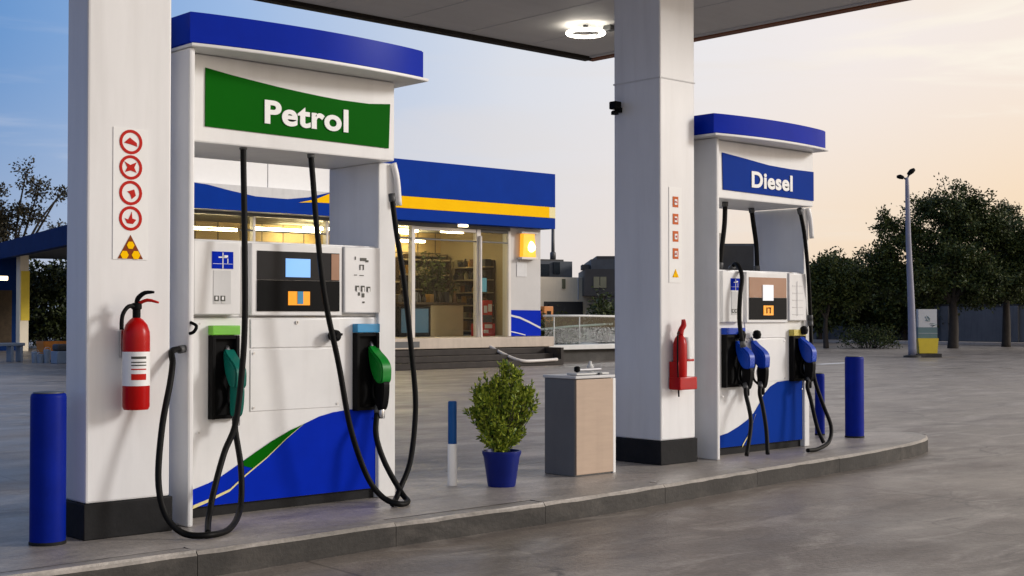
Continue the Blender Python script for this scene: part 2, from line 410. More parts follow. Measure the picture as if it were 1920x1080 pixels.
t = MB(); t.face([(*p, I) for p in inn], 'island'); t.build('island_pavement', kind='structure')
jb = MB(); jn = inset(front, .02); jb.face([(*p, .012) for p in jn], 'kick'); jb.prism(inset(front, .1), 'z', .013, I-.03, 'kick'); jb.build('kerb_bedding', kind='structure')
# faded white bay line and far kerb
pl = MB(); pl.face([(28.4, 19.35, .004), (30.1, 19.5, .004), (30.2, 19.8, .004), (28.5, 19.65, .004)], 'sticker'); pl.build('painted_line', kind='structure')
fk = MB(); fk.box(50.6, 51.0, 21, 40, 0, .14, 'concrete', .02); fk.box(51.0, 54, 21, 40, .0, .1, 'kerb'); fk.build('far_pavement', kind='structure')

# ------------------------------------------------------------------ pillars
def pillar(x0, x1, y0, y1, label, top=4.5):
    r = thing('pillar', label, 'pillar', ((x0+x1)/2, (y0+y1)/2, I), 'canopy pillars on the pump island')
    b = MB(); b.box(x0, x1, y0, y1, I+.18, top, 'whitecol', .012)
    b.box(x0-.004, x1+.004, y0-.004, y1+.004, 3.02, 3.03, 'greywhite')
    b.build('shaft', r)
    b = MB(); b.box(x0-.012, x1+.012, y0-.012, y1+.012, I, I+.18, 'kick', .006); b.build('base', r)
    return r
pillar(2.95, 3.41, 6.32, 6.56, 'white square pillar on dark base at far left, beside the green Petrol pump')
pillar(7.56, 7.96, 6.57, 7.04, 'white square pillar on dark base beside the Diesel pump, rising to the canopy')

def icon_marks(b, x, y, z, r, kind):
    # small dark-red pictograms inside the prohibition rings
    if kind == 0:
        b.prism([(x-.6*r, z-.1*r), (x-.1*r, z+.35*r), (x+.5*r, z-.05*r), (x+.55*r, z-.35*r), (x, z-.2*r)], 'y', y-.001, y+.001, 'redsign')
    elif kind == 1:
        b.prism([(x-.55*r, z+.45*r), (x-.05*r, z+.2*r), (x+.5*r, z+.45*r), (x+.3*r, z), (x+.5*r, z-.4*r), (x, z-.25*r), (x-.5*r, z-.4*r), (x-.3*r, z)], 'y', y-.001, y+.001, 'redsign')
    elif kind == 2:
        b.prism([(x-.3*r, z+.1*r), (x+.3*r, z+.3*r), (x+.45*r, z-.2*r), (x+.1*r, z-.5*r), (x-.05*r, z-.1*r)], 'y', y-.001, y+.001, 'redsign')
    else:
        b.prism([(x-.5*r, z), (x-.2*r, z-.1*r), (x, z+.3*r), (x+.1*r, z+.55*r), (x+.15*r, z), (x+.5*r, z-.1*r), (x+.2*r, z-.45*r), (x-.3*r, z-.4*r)], 'y', y-.001, y+.001, 'redsign')
def safety_sign(x0, x1, z0, z1, y, zs, label, square=False):
    r = thing('safety_sign', label, 'sign', ((x0+x1)/2, y, z0), 'strips of warning pictograms on the pillars')
    b = MB(); b.box(x0, x1, y-.004, y, z0, z1, 'sticker'); b.build('backing', r)
    x = (x0+x1)/2-.0; rr = (x1-x0)*.33
    for q, z in enumerate(zs[:-1]):
        b = MB()
        if square: 
            rr = .032
            b.box(x-rr, x+rr, y-.0065, y-.0045, z-rr*1.25, z+rr*1.25, 'orangesign'); b.box(x-rr*.4, x+rr*.55, y-.009, y-.007, z-rr*.7, z+rr*.6, 'sticker')
            icon_marks(b, x, y-.011, z, rr*.7, q)
        else:
            b.disc((x, y-.0055, z), rr, 'redsign', 24, rr*.76, 1.0)
            icon_marks(b, x, y-.0055, z, rr, q)
        b.build('prohibition_mark', r)
    z = zs[-1]; b = MB(); s = rr*1.05
    b.prism([(x-s*1.05, z-s*.85), (x+s*1.05, z-s*.85), (x, z+s*1.0)], 'y', y-.0065, y-.0045, 'brownsign' if not square else 'yellow')
    for dx, dz, k in ((0, .2, .32), (-.5, -.55, .34), (.45, -.55, .36)):
        b.disc((x+dx*s, y-.008, z+dz*s), s*k, 'yellow', 6)
    b.build('warning_triangle', r)
    return r
safety_sign(3.085, 3.275, 1.53, 2.20, 6.32, (2.13, 2.0, 1.87, 1.74, 1.59), 'white strip of four red ring pictograms and a yellow triangle on the left pillar')
safety_sign(7.655, 7.80, 1.49, 2.21, 6.57, (2.10, 1.97, 1.84, 1.71, 1.56), 'faded white strip of small orange square pictograms on the pillar by the Diesel pump', True)

# ------------------------------------------------------------------ fire extinguishers
def extinguisher(cx, cy, z0, label):
    r = thing('fire_extinguisher', label, 'fire extinguisher', (cx, cy, z0), 'fire extinguishers hung on the pillars')
    b = MB(); R = .067
    b.lathe([(R*.9, 0), (R, .015), (R, .36), (R*.97, .39), (R*.8, .425), (R*.5, .45), (R*.28, .46)], (cx, cy, z0), 'red', 32); b.build('cylinder', r)
    b = MB(); b.lathe([(R+.0012, .12), (R+.0012, .29)], (cx, cy, z0), 'sticker', 32)
    lb = b.build('label', r)
    for z, h in ((.255, .012), (.235, .006), (.22, .006), (.20, .006), (.15, .03)):
        b = MB(); vv = []
        for a in range(9):
            an = -2.4+a*.14
            vv.append([b.bm.verts.new((cx+(R+.0025)*math.cos(an), cy+(R+.0025)*math.sin(an), z0+z+q)) for q in (0, h)])
        for a in range(8): b.face([vv[a][0], vv[a+1][0], vv[a+1][1], vv[a][1]], 'icon' if z > .2 else 'redsign', True)
        b.build('printed_line', lb)
    b = MB(); b.lathe([(.02, .455), (.02, .50), (.026, .505), (.026, .53), (.015, .535)], (cx, cy, z0), 'black', 16); b.build('valve', r)
    b = MB(); b.tube([(cx, cy, z0+.535), (cx+.005, cy-.01, z0+.56), (cx+.03, cy-.03, z0+.585), (cx+.065, cy-.06, z0+.588)], [.012, .013, .011, .006], 'black', 8, sub=3)
    b.tube([(cx, cy, z0+.525), (cx+.04, cy-.035, z0+.548), (cx+.085, cy-.07, z0+.535)], [.009, .009, .005], 'redsign', 8, sub=3); b.build('handle', r)
    b = MB(); b.tube([(cx-.01, cy-.005, z0+.515), (cx-.05, cy-.01, z0+.515), (cx-.082, cy-.012, z0+.47), (cx-.085, cy-.01, z0+.40)], .011, 'rubber', 8, sub=4); b.build('hose', r)
    b = MB(); b.box(cx-.03, cx+.03, cy+R-.004, cy+R+.03, z0+.30, z0+.36, 'metal', .003); b.box(cx-.045, cx+.045, cy+R+.012, cy+R+.03, z0+.26, z0+.40, 'metal', .003)
    b.build('wall_bracket', r)
    return r
extinguisher(3.165, 6.215, .775, 'plump red fire extinguisher with black hose on the left pillar by the Petrol pump')
def slim_extinguisher(cx, cy, z0, label):
    # smaller, boxier set on the right pillar: narrow cylinder on a red bracket with a pale tank beside it
    r = thing('fire_extinguisher', label, 'fire extinguisher', (cx, cy, z0), 'fire extinguishers hung on the pillars')
    R = .052
    b = MB(); b.lathe([(R*.9, 0), (R, .012), (R, .33), (R*.8, .37), (R*.45, .395), (.02, .40)], (cx, cy, z0), 'red', 24); b.build('cylinder', r)
    b = MB(); b.tube([(cx, cy, z0+.40), (cx+.01, cy-.005, z0+.44), (cx+.03, cy-.01, z0+.47), (cx+.025, cy-.012, z0+.515)], [.026, .022, .022, .014], 'red', 10, sub=3); b.build('handle', r)
    b = MB(); b.box(cx-.065, cx+.135, cy-.055, cy+.055, z0-.01, z0+.085, 'red', .008); b.box(cx-.06, cx-.045, cy-.03, cy+.055, z0+.08, z0+.2, 'red', .004); b.build('wall_bracket', r)
    b = MB(); b.lathe([(.026, 0), (.028, .01), (.028, .13), (.018, .155), (.012, .16)], (cx+.088, cy+.01, z0+.22), 'bankwhite', 16); b.box(cx+.05, cx+.13, cy-.03, cy+.055, z0+.20, z0+.218, 'red', .004)
    b.build('bottle', r)
    b = MB(); b.tube([(cx-.03, cy-.02, z0+.42), (cx-.06, cy-.03, z0+.40), (cx-.062, cy-.03, z0+.2), (cx-.05, cy-.03, z0-.06)], .006, 'rubber', 6, sub=3); b.build('hose', r)
    return r
slim_extinguisher(7.705, 6.505, .70, 'slim red fire extinguisher in a red bracket on the pillar by the Diesel pump')

# ------------------------------------------------------------------ fuel pumps
def arc_front(x0, x1, yf, yb, bow, n=16):
    pts = [(x0, yb)]
    for k in range(n+1):
        u = k/n; pts.append((x0+(x1-x0)*u, yf-bow*math.sin(math.pi*u)**.8))
    pts.append((x1, yb)); return pts

def smooth_loop(pr, n=4):
    P = [Vector(p) for p in pr]; out = []; L = len(P)
    for k in range(L):
        p0, p1, p2, p3 = P[k-1], P[k], P[(k+1) % L], P[(k+2) % L]
        for t in range(n):
            u = t/n; out.append(tuple(.5*((2*p1)+(p2-p0)*u+(2*p0-5*p1+4*p2-p3)*u*u+(3*p1-p0-3*p2+p3)*u**3)))
    return out

def nozzle(root, x, y, z, cover, loopcol='black', knob=False, s=1.):
    # hung in its boot: spout up and back, hand guard bulging out, grip below
    b = MB()
    pr = [(0, 0), (-.035, -.028), (-.09, -.065), (-.118, -.10), (-.122, -.145), (-.112, -.19), (-.06, -.185), (-.02, -.13), (.0, -.06)]
    b.prism([(y+p[0]*s, z+p[1]*s) for p in smooth_loop(pr)], 'x', x-.034*s, x+.034*s, cover, .009, smooth=True)
    nz = b.build('nozzle', root)
    b = MB()
    pr = [(-.05, -.175), (-.112, -.18), (-.118, -.24), (-.105, -.31), (-.085, -.335), (-.05, -.325), (-.045, -.25)]
    b.prism([(y+p[0]*s, z+p[1]*s) for p in smooth_loop(pr)], 'x', x-.022*s, x+.022*s, loopcol, .005, smooth=True)
    b.tube([(x, y-.03*s, z-.13*s), (x, y-.0*s, z-.2*s), (x, y+.0*s, z-.27*s), (x, y-.045*s, z-.31*s)], .009*s, 'black', 8, sub=4)
    b.build('grip', nz)
    b = MB(); b.tube([(x, y-.055*s, z-.17*s), (x, y-.03*s, z-.215*s), (x, y-.04*s, z-.27*s)], .006*s, 'metal', 6, sub=3); b.build('trigger', nz)
    b = MB()
    b.tube([(x, y-.005, z-.05*s), (x, y+.02, z+.01*s), (x, y+.06, z+.03*s)], [.016*s, .013*s, .012*s], 'metal', 10, sub=3)
    if knob: b.lathe([(.008, -.03), (.03, -.02), (.036, .01), (.028, .035), (.01, .045)], (x, y-.03*s, z+.04), 'black', 16)
    b.build('spout', nz)
    b = MB(); b.lathe([(.017, -.04), (.02, -.03), (.02, .02), (.015, .03)], (x, y-.075*s, z-.345*s), 'metal' if not knob else 'black', 12); b.build('swivel', nz)
    return nz

def pump(label, P):
    x0, x1 = P['x']; y = P['y']; W = x1-x0; s = W/1.25
    X = lambda u: x0+u*s
    cr = P['colx']; yb = y+.5; fx, fy = P['fin']; hx0, hx1, hy = P['head']; hz0, hz1 = P['hz']; cx0, cx1, cy = P['cap']; cz0, cz1 = P['cz']
    r = thing('fuel_pump', label, 'fuel pump', ((x0+x1)/2, y+.25, I), 'fuel pumps on the island')
    # lower cabinet with coloured sweep
    b = MB()
    b.box(fx+.05, cr-.002, y+.0, yb, I+.06, 1.235, 'white', .008)
    b.box(X(.36), X(.98), y-.008, y+.002, 1.06, 1.225, 'white', .004)      # drawer front below the screen
    b.box(X(.36), X(.98), y-.006, y+.002, .70, 1.05, 'white', .003)
    b.build('cabinet', r)
    b = MB(); b.lathe([(.011, -.012), (.011, -.009), (.004, -.0085)], (X(.67), y-.004, 1.205), 'metal', 14, 'y'); b.box(X(.67)-.0015, X(.67)+.0015, y-.0185, y-.0165, 1.199, 1.211, 'icon'); b.build('lock', r)
    for u, z in ((.38, .72), (.96, .72), (.38, 1.03), (.96, 1.03), (.03, .60), (.03, 1.2), (1.235, .62)):
        b = MB(); b.lathe([(.0065, -.004), (.0055, -.001), (.003, 0)], (X(u), y-.0085, z), 'metal', 10, 'y'); b.build('screw', r)
    b = MB(); b.box(x0+.0, x1, y+.02, yb-.02, I, I+.06, 'kick'); b.build('plinth', r)
    b = MB()
    zb = I+.062
    bl = [(x0-.002, zb), (x1, zb)]+[(px_, pz_) for px_, pz_ in P['sweep'][::-1]]
    b.prism(bl, 'y', y-.0035, y-.001, 'bluesign' if P['kind'] == 'd' else 'blue')
    if P['green']: b.prism(P['green'], 'y', y-.0065, y-.004, 'green')
    if P['line']:
        up = P['line']; lo = [(a-.004, c-.016*(1-i/(len(up)-1))-.004) for i, (a, c) in enumerate(up)]
        b.prism(up+lo[::-1], 'y', y-.0095, y-.007, 'cream')
    b.build('colour_sweep', r)
    # side fins / columns
    b = MB(); b.box(fx, fx+.035, fy, yb+.02, I+.0, cz0-.002, 'white', .012); b.build('side_panel', r)
    b = MB(); b.box(x1+.008, cr, y-.02, yb+.01, I, hz0, 'white', .008)
    b.build('side_panel', r)
    # bracket at the top of the right column
    b = MB(); b.tube([(cr-.03, y-.03, hz0-.0), (cr-.012, y-.045, hz0-.1), (cr+.0, y-.05, hz0-.26)], [.022, .02, .02], 'white', 8, sub=4); b.build('hose_bracket', r)
    # shelf and service modules
    zt = P['mod'][1]; zm = P['mod'][0]
    b = MB(); b.box(fx+.04, cr-.003, y+.02, yb-.01, 1.237, zt, 'white', .006); b.build('head_cabinet', r)
    def module(u0, u1, dz0, pro):
        b = MB(); b.box(X(u0), X(u1), y-pro, y+.018, zm+dz0, zt-.012, 'white', .008); return b
    b = module(-.03, .265, 0, .055); m1 = b.build('service_panel', r)
    yy = y-.056
    b = MB(); b.box(X(.08), X(.215), yy-.002, yy, zm+.255, zm+.35, 'blue')
    b.box(X(.145), X(.150), yy-.0045, yy-.0025, zm+.255, zm+.345, 'letter'); b.box(X(.12), X(.172), yy-.0045, yy-.0025, zm+.315, zm+.322, 'letter')
    b.box(X(.155), X(.178), yy-.0070, yy-.005, zm+.318, zm+.33, 'letter'); b.box(X(.176), X(.181), yy-.0045, yy-.0025, zm+.285, zm+.312, 'letter')
    b.box(X(.085), X(.21), yy-.0045, yy-.0025, zm+.281, zm+.283, 'letter'); b.build('blue_notice', m1)
    b = MB(); b.box(X(.09), X(.20), yy-.002, yy, zm+.06, zm+.245, 'greywhite')
    for u in (.095, .135):
        b.box(X(u), X(u+.028), yy-.0045, yy-.0025, zm+.075, zm+.105, 'icon'); b.box(X(u+.006), X(u+.018), yy-.007, yy-.005, zm+.082, zm+.10, 'letter')
        b.box(X(u+.004), X(u+.024), yy-.0045, yy-.0025, zm+.045+.018, zm+.072, 'bankwhite')
    b.build('instruction_sticker', m1)
    b = module(.985, 1.255, .01, .045); m2 = b.build('service_panel', r)
    yy = y-.046
    if P['kind'] == 'p':
        for (u, z, w, h) in ((1.10, .325, .045, .018), (1.14, .318, .02, .012), (1.095, .27, .006, .03), (1.12, .27, .006, .03), (1.095, .297, .03, .005), (1.095, .235, .03, .004), (1.06, .33, .006, .02), (1.055, .237, .02, .004), (1.085, .115, .012, .02), (1.112, .105, .018, .024), (1.118, .07, .014, .01)):
            b = MB(); b.box(X(u), X(u+w), yy-.003, yy, zm+z, zm+z+h, 'icon'); b.build('printed_mark', m2)
        for (u, z, w, h) in ((1.065, .145, .026, .03), (1.106, .14, .026, .035), (1.148, .14, .026, .03)):
            b = MB(); b.box(X(u), X(u+w), yy-.003, yy, zm+z, zm+z+h, 'icon'); b.box(X(u+.008), X(u+w-.006), yy-.005, yy-.0035, zm+z-.004, zm+z+h-.01, 'sticker'); b.build('printed_mark', m2)
    else:
        b = MB()
        for i in range(5):
            b.box(X(1.03), X(1.2), yy-.003, yy, zm+.06+i*.06, zm+.064+i*.06, 'greywhite')
        b.box(X(1.10), X(1.104), yy-.006, yy-.0035, zm+.05, zm+.34, 'greywhite')
        b.build('keypad_lines', m2)
    # screen unit
    b = MB(); b.box(X(.35), X(.98), y-.03, y+.018, zm-.005, zt-.012, 'white', .006); fr = b.build('screen_frame', r)
    b = MB(); b.box(X(.385), X(.955), y-.034, y-.031, zm+.20, zm+.365, 'bronze' if P['kind'] == 'd' else 'screenlite', 0)
    b.box(X(.385), X(.955), y-.038, y-.031, zm+.02, zm+.198, 'black', .002)
    if P['kind'] == 'p': b.box(X(.895), X(.952), y-.037, y-.0345, zm+.205, zm+.36, 'bronze')
    sc = b.build('display', fr)
    b = MB()
    if P['kind'] == 'p': b.box(X(.575), X(.745), y-.0375, y-.0345, zm+.218, zm+.325, 'lcd')
    else: b.box(X(.58), X(.74), y-.042, y-.039, zm+.175, zm+.305, 'lcdwhite')
    b.build('screen', sc)
    b = MB(); b.box(X(.59), X(.74), y-.041, y-.0385, zm+.055, zm+.135, 'orange')
    if P['kind'] == 'p': b.box(X(.652), X(.69), y-.046, y-.0415, zm+.062, zm+.135, 'cyanlabel')
    else:
        b.box(X(.63), X(.645), y-.0435, y-.0415, zm+.07, zm+.12, 'black'); b.box(X(.655), X(.70), y-.0435, y-.0415, zm+.11, zm+.12, 'black'); b.box(X(.68), X(.695), y-.0435, y-.0415, zm+.07, zm+.112, 'black')
    b.build('card_slot', sc)
    if P['kind'] == 'p':
        b = MB(); b.lathe([(.015, -.05), (.018, -.04), (.034, -.03), (.038, -.005), (.03, .02), (.015, .03)], (4.60, y-.05, 1.125), 'black', 16, 'y'); b.box(4.60, 4.66, y-.06, y-.045, 1.125, 1.14, 'black', .004); b.build('hose_clip', r)
        b = MB(); b.tube([(fx+.01, fy-.002, 1.21), (fx+.03, fy-.03, 1.19), (fx+.015, fy-.03, 1.16), (fx, fy-.01, 1.15)], .009, 'black', 6, sub=3); b.build('hook', r)
    # nozzle boots: open black pockets
    for (u0, u1, z0, z1, lab) in P['boots']:
        b = MB(); xa, xb = X(u0), X(u1); pro = .05
        b.box(xa, xa+.022, y-pro, y+.0, z0, z1, 'black', .004); b.box(xb-.022, xb, y-pro, y, z0, z1, 'black', .004)
        b.box(xa+.02, xb-.02, y-.012, y, z0+.005, z1-.005, 'black'); b.box(xa+.02, xb-.02, y-pro+.004, y, z0+.002, z0+.02, 'black')
        b.box(xa+.02, xb-.02, y-pro+.004, y, z1-.02, z1-.002, 'black')
        bo = b.build('nozzle_boot', r)
        b = MB(); b.box(xa, xb, y-pro-.004, y, z1+.002, z1+.055, lab, .004); b.build('grade_label', bo)
    # header box and sign
    b = MB(); b.box(hx0, hx1, hy, yb+.02, hz0, cz0-.002, 'white', .01); b.build('header', r)
    b = MB(); b.prism(P['sign'], 'y', hy-.008, hy-.0005, 'green' if P['kind'] == 'p' else 'bluesign'); sg = b.build('sign_panel', r)
    a = P['text']; text_mesh('lettering', a[0], a[1], a[2], a[3], a[4], hy-.009, 'letter', sg, .032)
    # cap
    b = MB(); b.prism(arc_front(cx0, cx1, cy, yb+.08, .08), 'z', cz0+.018, cz1, 'bluecap', .006, smooth=True); cp = b.build('cap', r)
    b = MB(); b.prism(arc_front(cx0+.004, cx1+.03, cy-.015, yb+.085, .08), 'z', cz0, cz0+.0175, 'white', .003, smooth=True); b.build('cap_trim', cp)
    for (x, z, cov, loop, kn, sc_) in P['nozzles']:
        nozzle(r, x, y-.03, z, cov, loop, kn, sc_)
    for pts, rad in P['hoses']:
        b = MB(); b.tube(pts, rad, 'rubber', 10, sub=8)
        for e0, e1 in ((pts[0], pts[1]), (pts[-1], pts[-2])):
            v = (Vector(e1)-Vector(e0)).normalized()
            if e0[2] < .3: continue
            b.tube([e0, Vector(e0)+v*.045, Vector(e0)+v*.05], [rad*1.28, rad*1.28, rad*1.05], 'darkgrey', 10)
        b.build('hose', r)
    return r

hr = .0168
YH = 6.42
petrol = dict(kind='p', x=(3.70, 4.945), y=6.6, colx=5.085, fin=(3.525, 6.34), head=(3.605, 4.99, 6.47), hz=(2.185, 2.69), cap=(3.52, 5.10, 6.33), cz=(2.67, 2.855), mod=(1.25, 1.67),
    sweep=[(3.698, .29), (3.80, .318), (3.88, .35), (4.01, .42), (4.17, .505), (4.3, .56), (4.43, .612), (4.53, .648), (4.63, .668), (4.77, .68), (4.945, .672)],
    green=[(4.01, .42), (4.1, .47), (4.2, .522), (4.33, .58), (4.43, .612), (4.395, .594), (4.3, .528), (4.24, .48), (4.15, .418), (4.08, .378), (4.02, .395)],
    line=[(3.70, .205), (3.8, .232), (3.93, .275), (4.03, .348), (4.17, .437), (4.3, .535), (4.41, .606)],
    sign=[(3.69, 2.275), (4.94, 2.26), (4.95, 2.53), (4.79, 2.515), (4.59, 2.515), (4.44, 2.522), (4.29, 2.532), (4.15, 2.543), (4.01, 2.557), (3.84, 2.575), (3.69, 2.595)],
    text=('Petrol', 4.06, 4.635, 2.325, 2.46),
    boots=[(.09, .265, .67, 1.135, 'limelabel'), (1.075, 1.245, .67, 1.14, 'cyanlabel')],
    nozzles=[(3.905, 1.055, 'teal', 'teal', False, 1.1), (4.905, 1.06, 'nozgreen', 'black', False, 1.15)],
    hoses=[
        ([(3.96, 6.52, 2.22), (3.94, 6.48, 2.02), (3.91, 6.42, 1.72), (3.89, 6.38, 1.22), (3.86, 6.36, .93), (3.81, 6.34, .66), (3.73, 6.32, .51), (3.63, 6.25, .33), (3.54, 6.15, .20), (3.45, 6.0, .15)], hr),
        ([(3.91, 6.50, .70), (3.875, 6.45, .62), (3.87, 6.38, .41), (3.80, 6.27, .22), (3.62, 6.07, .15), (3.43, 5.95, .15), (3.33, 6.03, .16), (3.27, 6.10, .25), (3.25, 6.14, .42), (3.29, 6.18, .68), (3.355, 6.22, .9), (3.39, 6.26, 1.0), (3.42, 6.32, 1.06), (3.52, 6.38, 1.07)], hr),
        ([(4.41, 6.52, 2.21), (4.40, 6.48, 2.05), (4.39, 6.42, 1.74), (4.42, 6.38, 1.34), (4.50, 6.36, .97), (4.57, 6.34, .60), (4.67, 6.32, .32), (4.74, 6.26, .19), (4.80, 6.18, .15), (4.90, 6.22, .15), (4.93, 6.32, .19), (4.87, 6.40, .36), (4.84, 6.45, .52), (4.88, 6.50, .64), (4.90, 6.51, .70)], hr),
        ([(4.99, 6.50, 1.99), (5.01, 6.48, 1.77), (5.05, 6.45, 1.45), (5.08, 6.42, 1.05), (5.10, 6.40, .70), (5.04, 6.37, .38), (4.94, 6.34, .22), (4.86, 6.29, .155), (4.77, 6.2, .15)], hr)])
pump('green-signed Petrol pump under blue cap with black hoses, nearest to the left pillar', petrol)

YD = 6.55
diesel = dict(kind='d', x=(8.42, 9.53), y=6.7, colx=9.61, fin=(8.14, 6.50), head=(8.165, 9.52, 6.57), hz=(2.16, 2.62), cap=(8.03, 9.51, 6.44), cz=(2.62, 2.79), mod=(1.19, 1.61),
    sweep=[(8.418, .29), (8.52, .305), (8.66, .35), (8.78, .40), (8.86, .45), (8.93, .52), (9.0, .60), (9.08, .655), (9.18, .69), (9.35, .70), (9.53, .69)],
    green=None, line=[(8.70, .20), (8.76, .26), (8.82, .34), (8.88, .44)],
    sign=[(8.30, 2.23), (9.515, 2.21), (9.515, 2.455), (9.18, 2.455), (8.89, 2.465), (8.75, 2.478), (8.61, 2.492), (8.29, 2.52)],
    text=('Diesel', 8.655, 9.205, 2.268, 2.40),
    boots=[(.02, .30, .67, 1.09, 'nozblue'), (1.04, 1.24, .69, 1.07, 'yellowlabel')],
    nozzles=[(8.62, 1.04, 'nozblue', 'black', True, 1.15), (8.82, 1.04, 'nozblue', 'black', True, 1.15), (9.47, 1.07, 'nozblue', 'black', True, 1.15)],
    hoses=[
        ([(8.56, 6.75, 2.17), (8.55, 6.75, 1.98), (8.51, 6.75, 1.76), (8.50, 6.76, 1.62)], .02),
        ([(9.23, 7.0, 2.17), (9.26, 7.0, 2.03), (9.30, 7.0, 1.84), (9.31, 7.0, 1.62)], .02),
        ([(8.66, 6.78, 1.62), (8.64, 6.70, 1.66), (8.58, 6.60, 1.56), (8.53, 6.58, 1.40), (8.52, 6.58, 1.2), (8.54, 6.56, .99)], .018),
        ([(8.60, 6.585, .70), (8.56, 6.55, .62), (8.545, 6.51, .52), (8.53, 6.48, .43), (8.47, 6.44, .33), (8.37, 6.40, .16)], hr),
        ([(8.80, 6.585, .70), (8.74, 6.55, .62), (8.71, 6.50, .52), (8.69, 6.45, .34), (8.64, 6.40, .15)], hr),
        ([(9.47, 6.585, .73), (9.42, 6.57, .65), (9.44, 6.55, .54), (9.46, 6.50, .31), (9.48, 6.45, .18)], hr),
        ([(9.60, 6.66, 1.2), (9.56, 6.62, .95), (9.54, 6.58, .71), (9.59, 6.53, .49), (9.63, 6.48, .31), (9.54, 6.44, .19), (9.30, 6.38, .15), (9.12, 6.36, .15)], hr),
        ([(9.36, 6.60, 2.14), (9.46, 6.62, 1.93), (9.53, 6.63, 1.57), (9.60, 6.66, 1.2)], .017)])
pump('blue-signed Diesel pump under blue cap with blue nozzles, right of the tall pillar', diesel)

# ------------------------------------------------------------------ bollards, post, plant, bin
def bollard(x, y, z0, label, r=.081, h=.735, grp='blue steel bollards'):
    t = thing('bollard', label, 'bollard', (x, y, z0), grp)
    b = MB(); b.lathe([(r, 0), (r, h-.02), (r*.97, h-.006), (r*.9, h)], (x, y, z0), 'bluedeep', 32); b.build('tube', t)
    b = MB(); b.lathe([(r*.86, h+.001), (r*.84, h+.006), (r*.3, h+.01)], (x, y, z0), 'darkgrey', 24); b.build('cap', t)
    b = MB(); b.lathe([(r*1.04, .0), (r*1.04, .012), (r*1.005, .016)], (x, y, z0), 'kick', 28); b.build('base_ring', t)
    return t
b0 = bollard(2.78, 6.37, I, 'thick blue bollard at the left edge, in front of the left pillar', .085)
copy_thing(b0, (10.6, 6.88, I), 'blue bollard standing alone near the rounded right end of the island')
bollard(10.55, 7.22, I, 'thin blue bollard half hidden behind the Diesel pump hoses', .045, .57, 'blue steel bollards')
t = thing('marker_post', 'slim post, blue upper half and white lower half, left of the potted shrub', 'post', (5.68, 6.74, I))
b = MB(); b.lathe([(.031, 0), (.031, .27), (.030, .272)], (5.68, 6.74, I), 'sticker', 20); b.build('lower_sleeve', t)
b = MB(); b.lathe([(.029, .272), (.029, .545), (.024, .552)], (5.68, 6.74, I), 'postblue', 20); b.build('upper_sleeve', t)

def leaf_quad(bm, p, d, L, Wd, mi, rr):
    d = d.normalized(); side = d.cross(Vector((rr.uniform(-1, 1), rr.uniform(-1, 1), rr.uniform(-1, 1))))
    if side.length < 1e-4: side = d.orthogonal()
    side.normalize()
    a = bm.verts.new(p); c = bm.verts.new(p+d*L); m1 = bm.verts.new(p+d*L*.5+side*Wd*.5); m2 = bm.verts.new(p+d*L*.5-side*Wd*.5)
    f = bm.faces.new((a, m1, c, m2)); f.material_index = mi
rr = random.Random(11)
px_, py_ = 5.89, 6.49
t = thing('potted_shrub', 'bushy green shrub in a round blue pot between the post and the bin', 'plant', (px_, py_, I))
b = MB(); b.lathe([(.088, 0), (.092, .01), (.118, .19), (.128, .215), (.128, .232), (.118, .232), (.112, .205)], (px_, py_, I), 'pot', 32); b.build('pot', t)
b = MB(); b.lathe([(.112, .20), (.108, .212), (.02, .218)], (px_, py_, I), 'soil', 24); b.build('soil', t)
st = MB(); fo = MB(); li = fo.mi('leafshrub')
lobes = [(0, 0, .37, .11), (-.02, 0, .30, .10), (.02, .02, .50, .125), (-.13, -.02, .57, .075), (-.18, 0, .50, .04), (.05, -.02, .66, .10), (-.05, .03, .69, .06), (.14, .02, .60, .07), (.10, 0, .43, .08), (.19, 0, .52, .04), (.07, .0, .76, .05), (-.10, .0, .42, .07), (.0, 0, .6, .11), (-.14, .0, .63, .05), (.18, 0, .64, .035), (.02, 0, .79, .035)]
ctr = Vector((px_, py_, I))
right = Vector((.735, -.678, 0)); fwd = Vector((.678, .735, 0))
for k in range(700):
    lo = rr.choices(lobes, [q_[3]**1.5 for q_ in lobes])[0]; c = ctr+right*lo[0]+fwd*lo[1]+Vector((0, 0, lo[2]))
    u = Vector((rr.gauss(0, 1), rr.gauss(0, 1), rr.gauss(0, 1))).normalized()
    tip = c+Vector((u.x*1.12, u.y*1.12, u.z))*lo[3]*rr.uniform(.4, 1.3)
    if noise.noise(tip*11) < -.12: continue
    base = ctr+Vector((0, 0, .21))+(tip-ctr-Vector((0, 0, .21)))*rr.uniform(.35, .6)
    mid = (base+tip)/2+Vector((0, 0, -.015))
    st.tube([base, mid, tip], [.0022, .0018, .0008], 'bark', 4, cap=False)
    d = (tip-mid).normalized()
    for q in range(26):
        w = rr.random()**.7; p = mid+(tip-mid)*w if rr.random() < .75 else base+(mid-base)*rr.random()
        v = (d*.8+Vector((rr.gauss(0, .7), rr.gauss(0, .7), rr.gauss(0, .7)+.3))).normalized()
        leaf_quad(fo.bm, p, v, rr.uniform(.022, .042), rr.uniform(.010, .017), li, rr)
for k in range(7):
    a = rr.uniform(0, 6.28); e = ctr+right*rr.uniform(-.08, .08)+fwd*rr.uniform(-.05, .05)+Vector((0, 0, rr.uniform(.42, .62)))
    st.tube([ctr+Vector((.015*math.cos(a), .015*math.sin(a), .21)), (ctr+e)/2+Vector((.01, .0, .1)), e], [.008, .006, .003], 'bark', 6)
st.build('stem', t); fo.build('foliage', t)

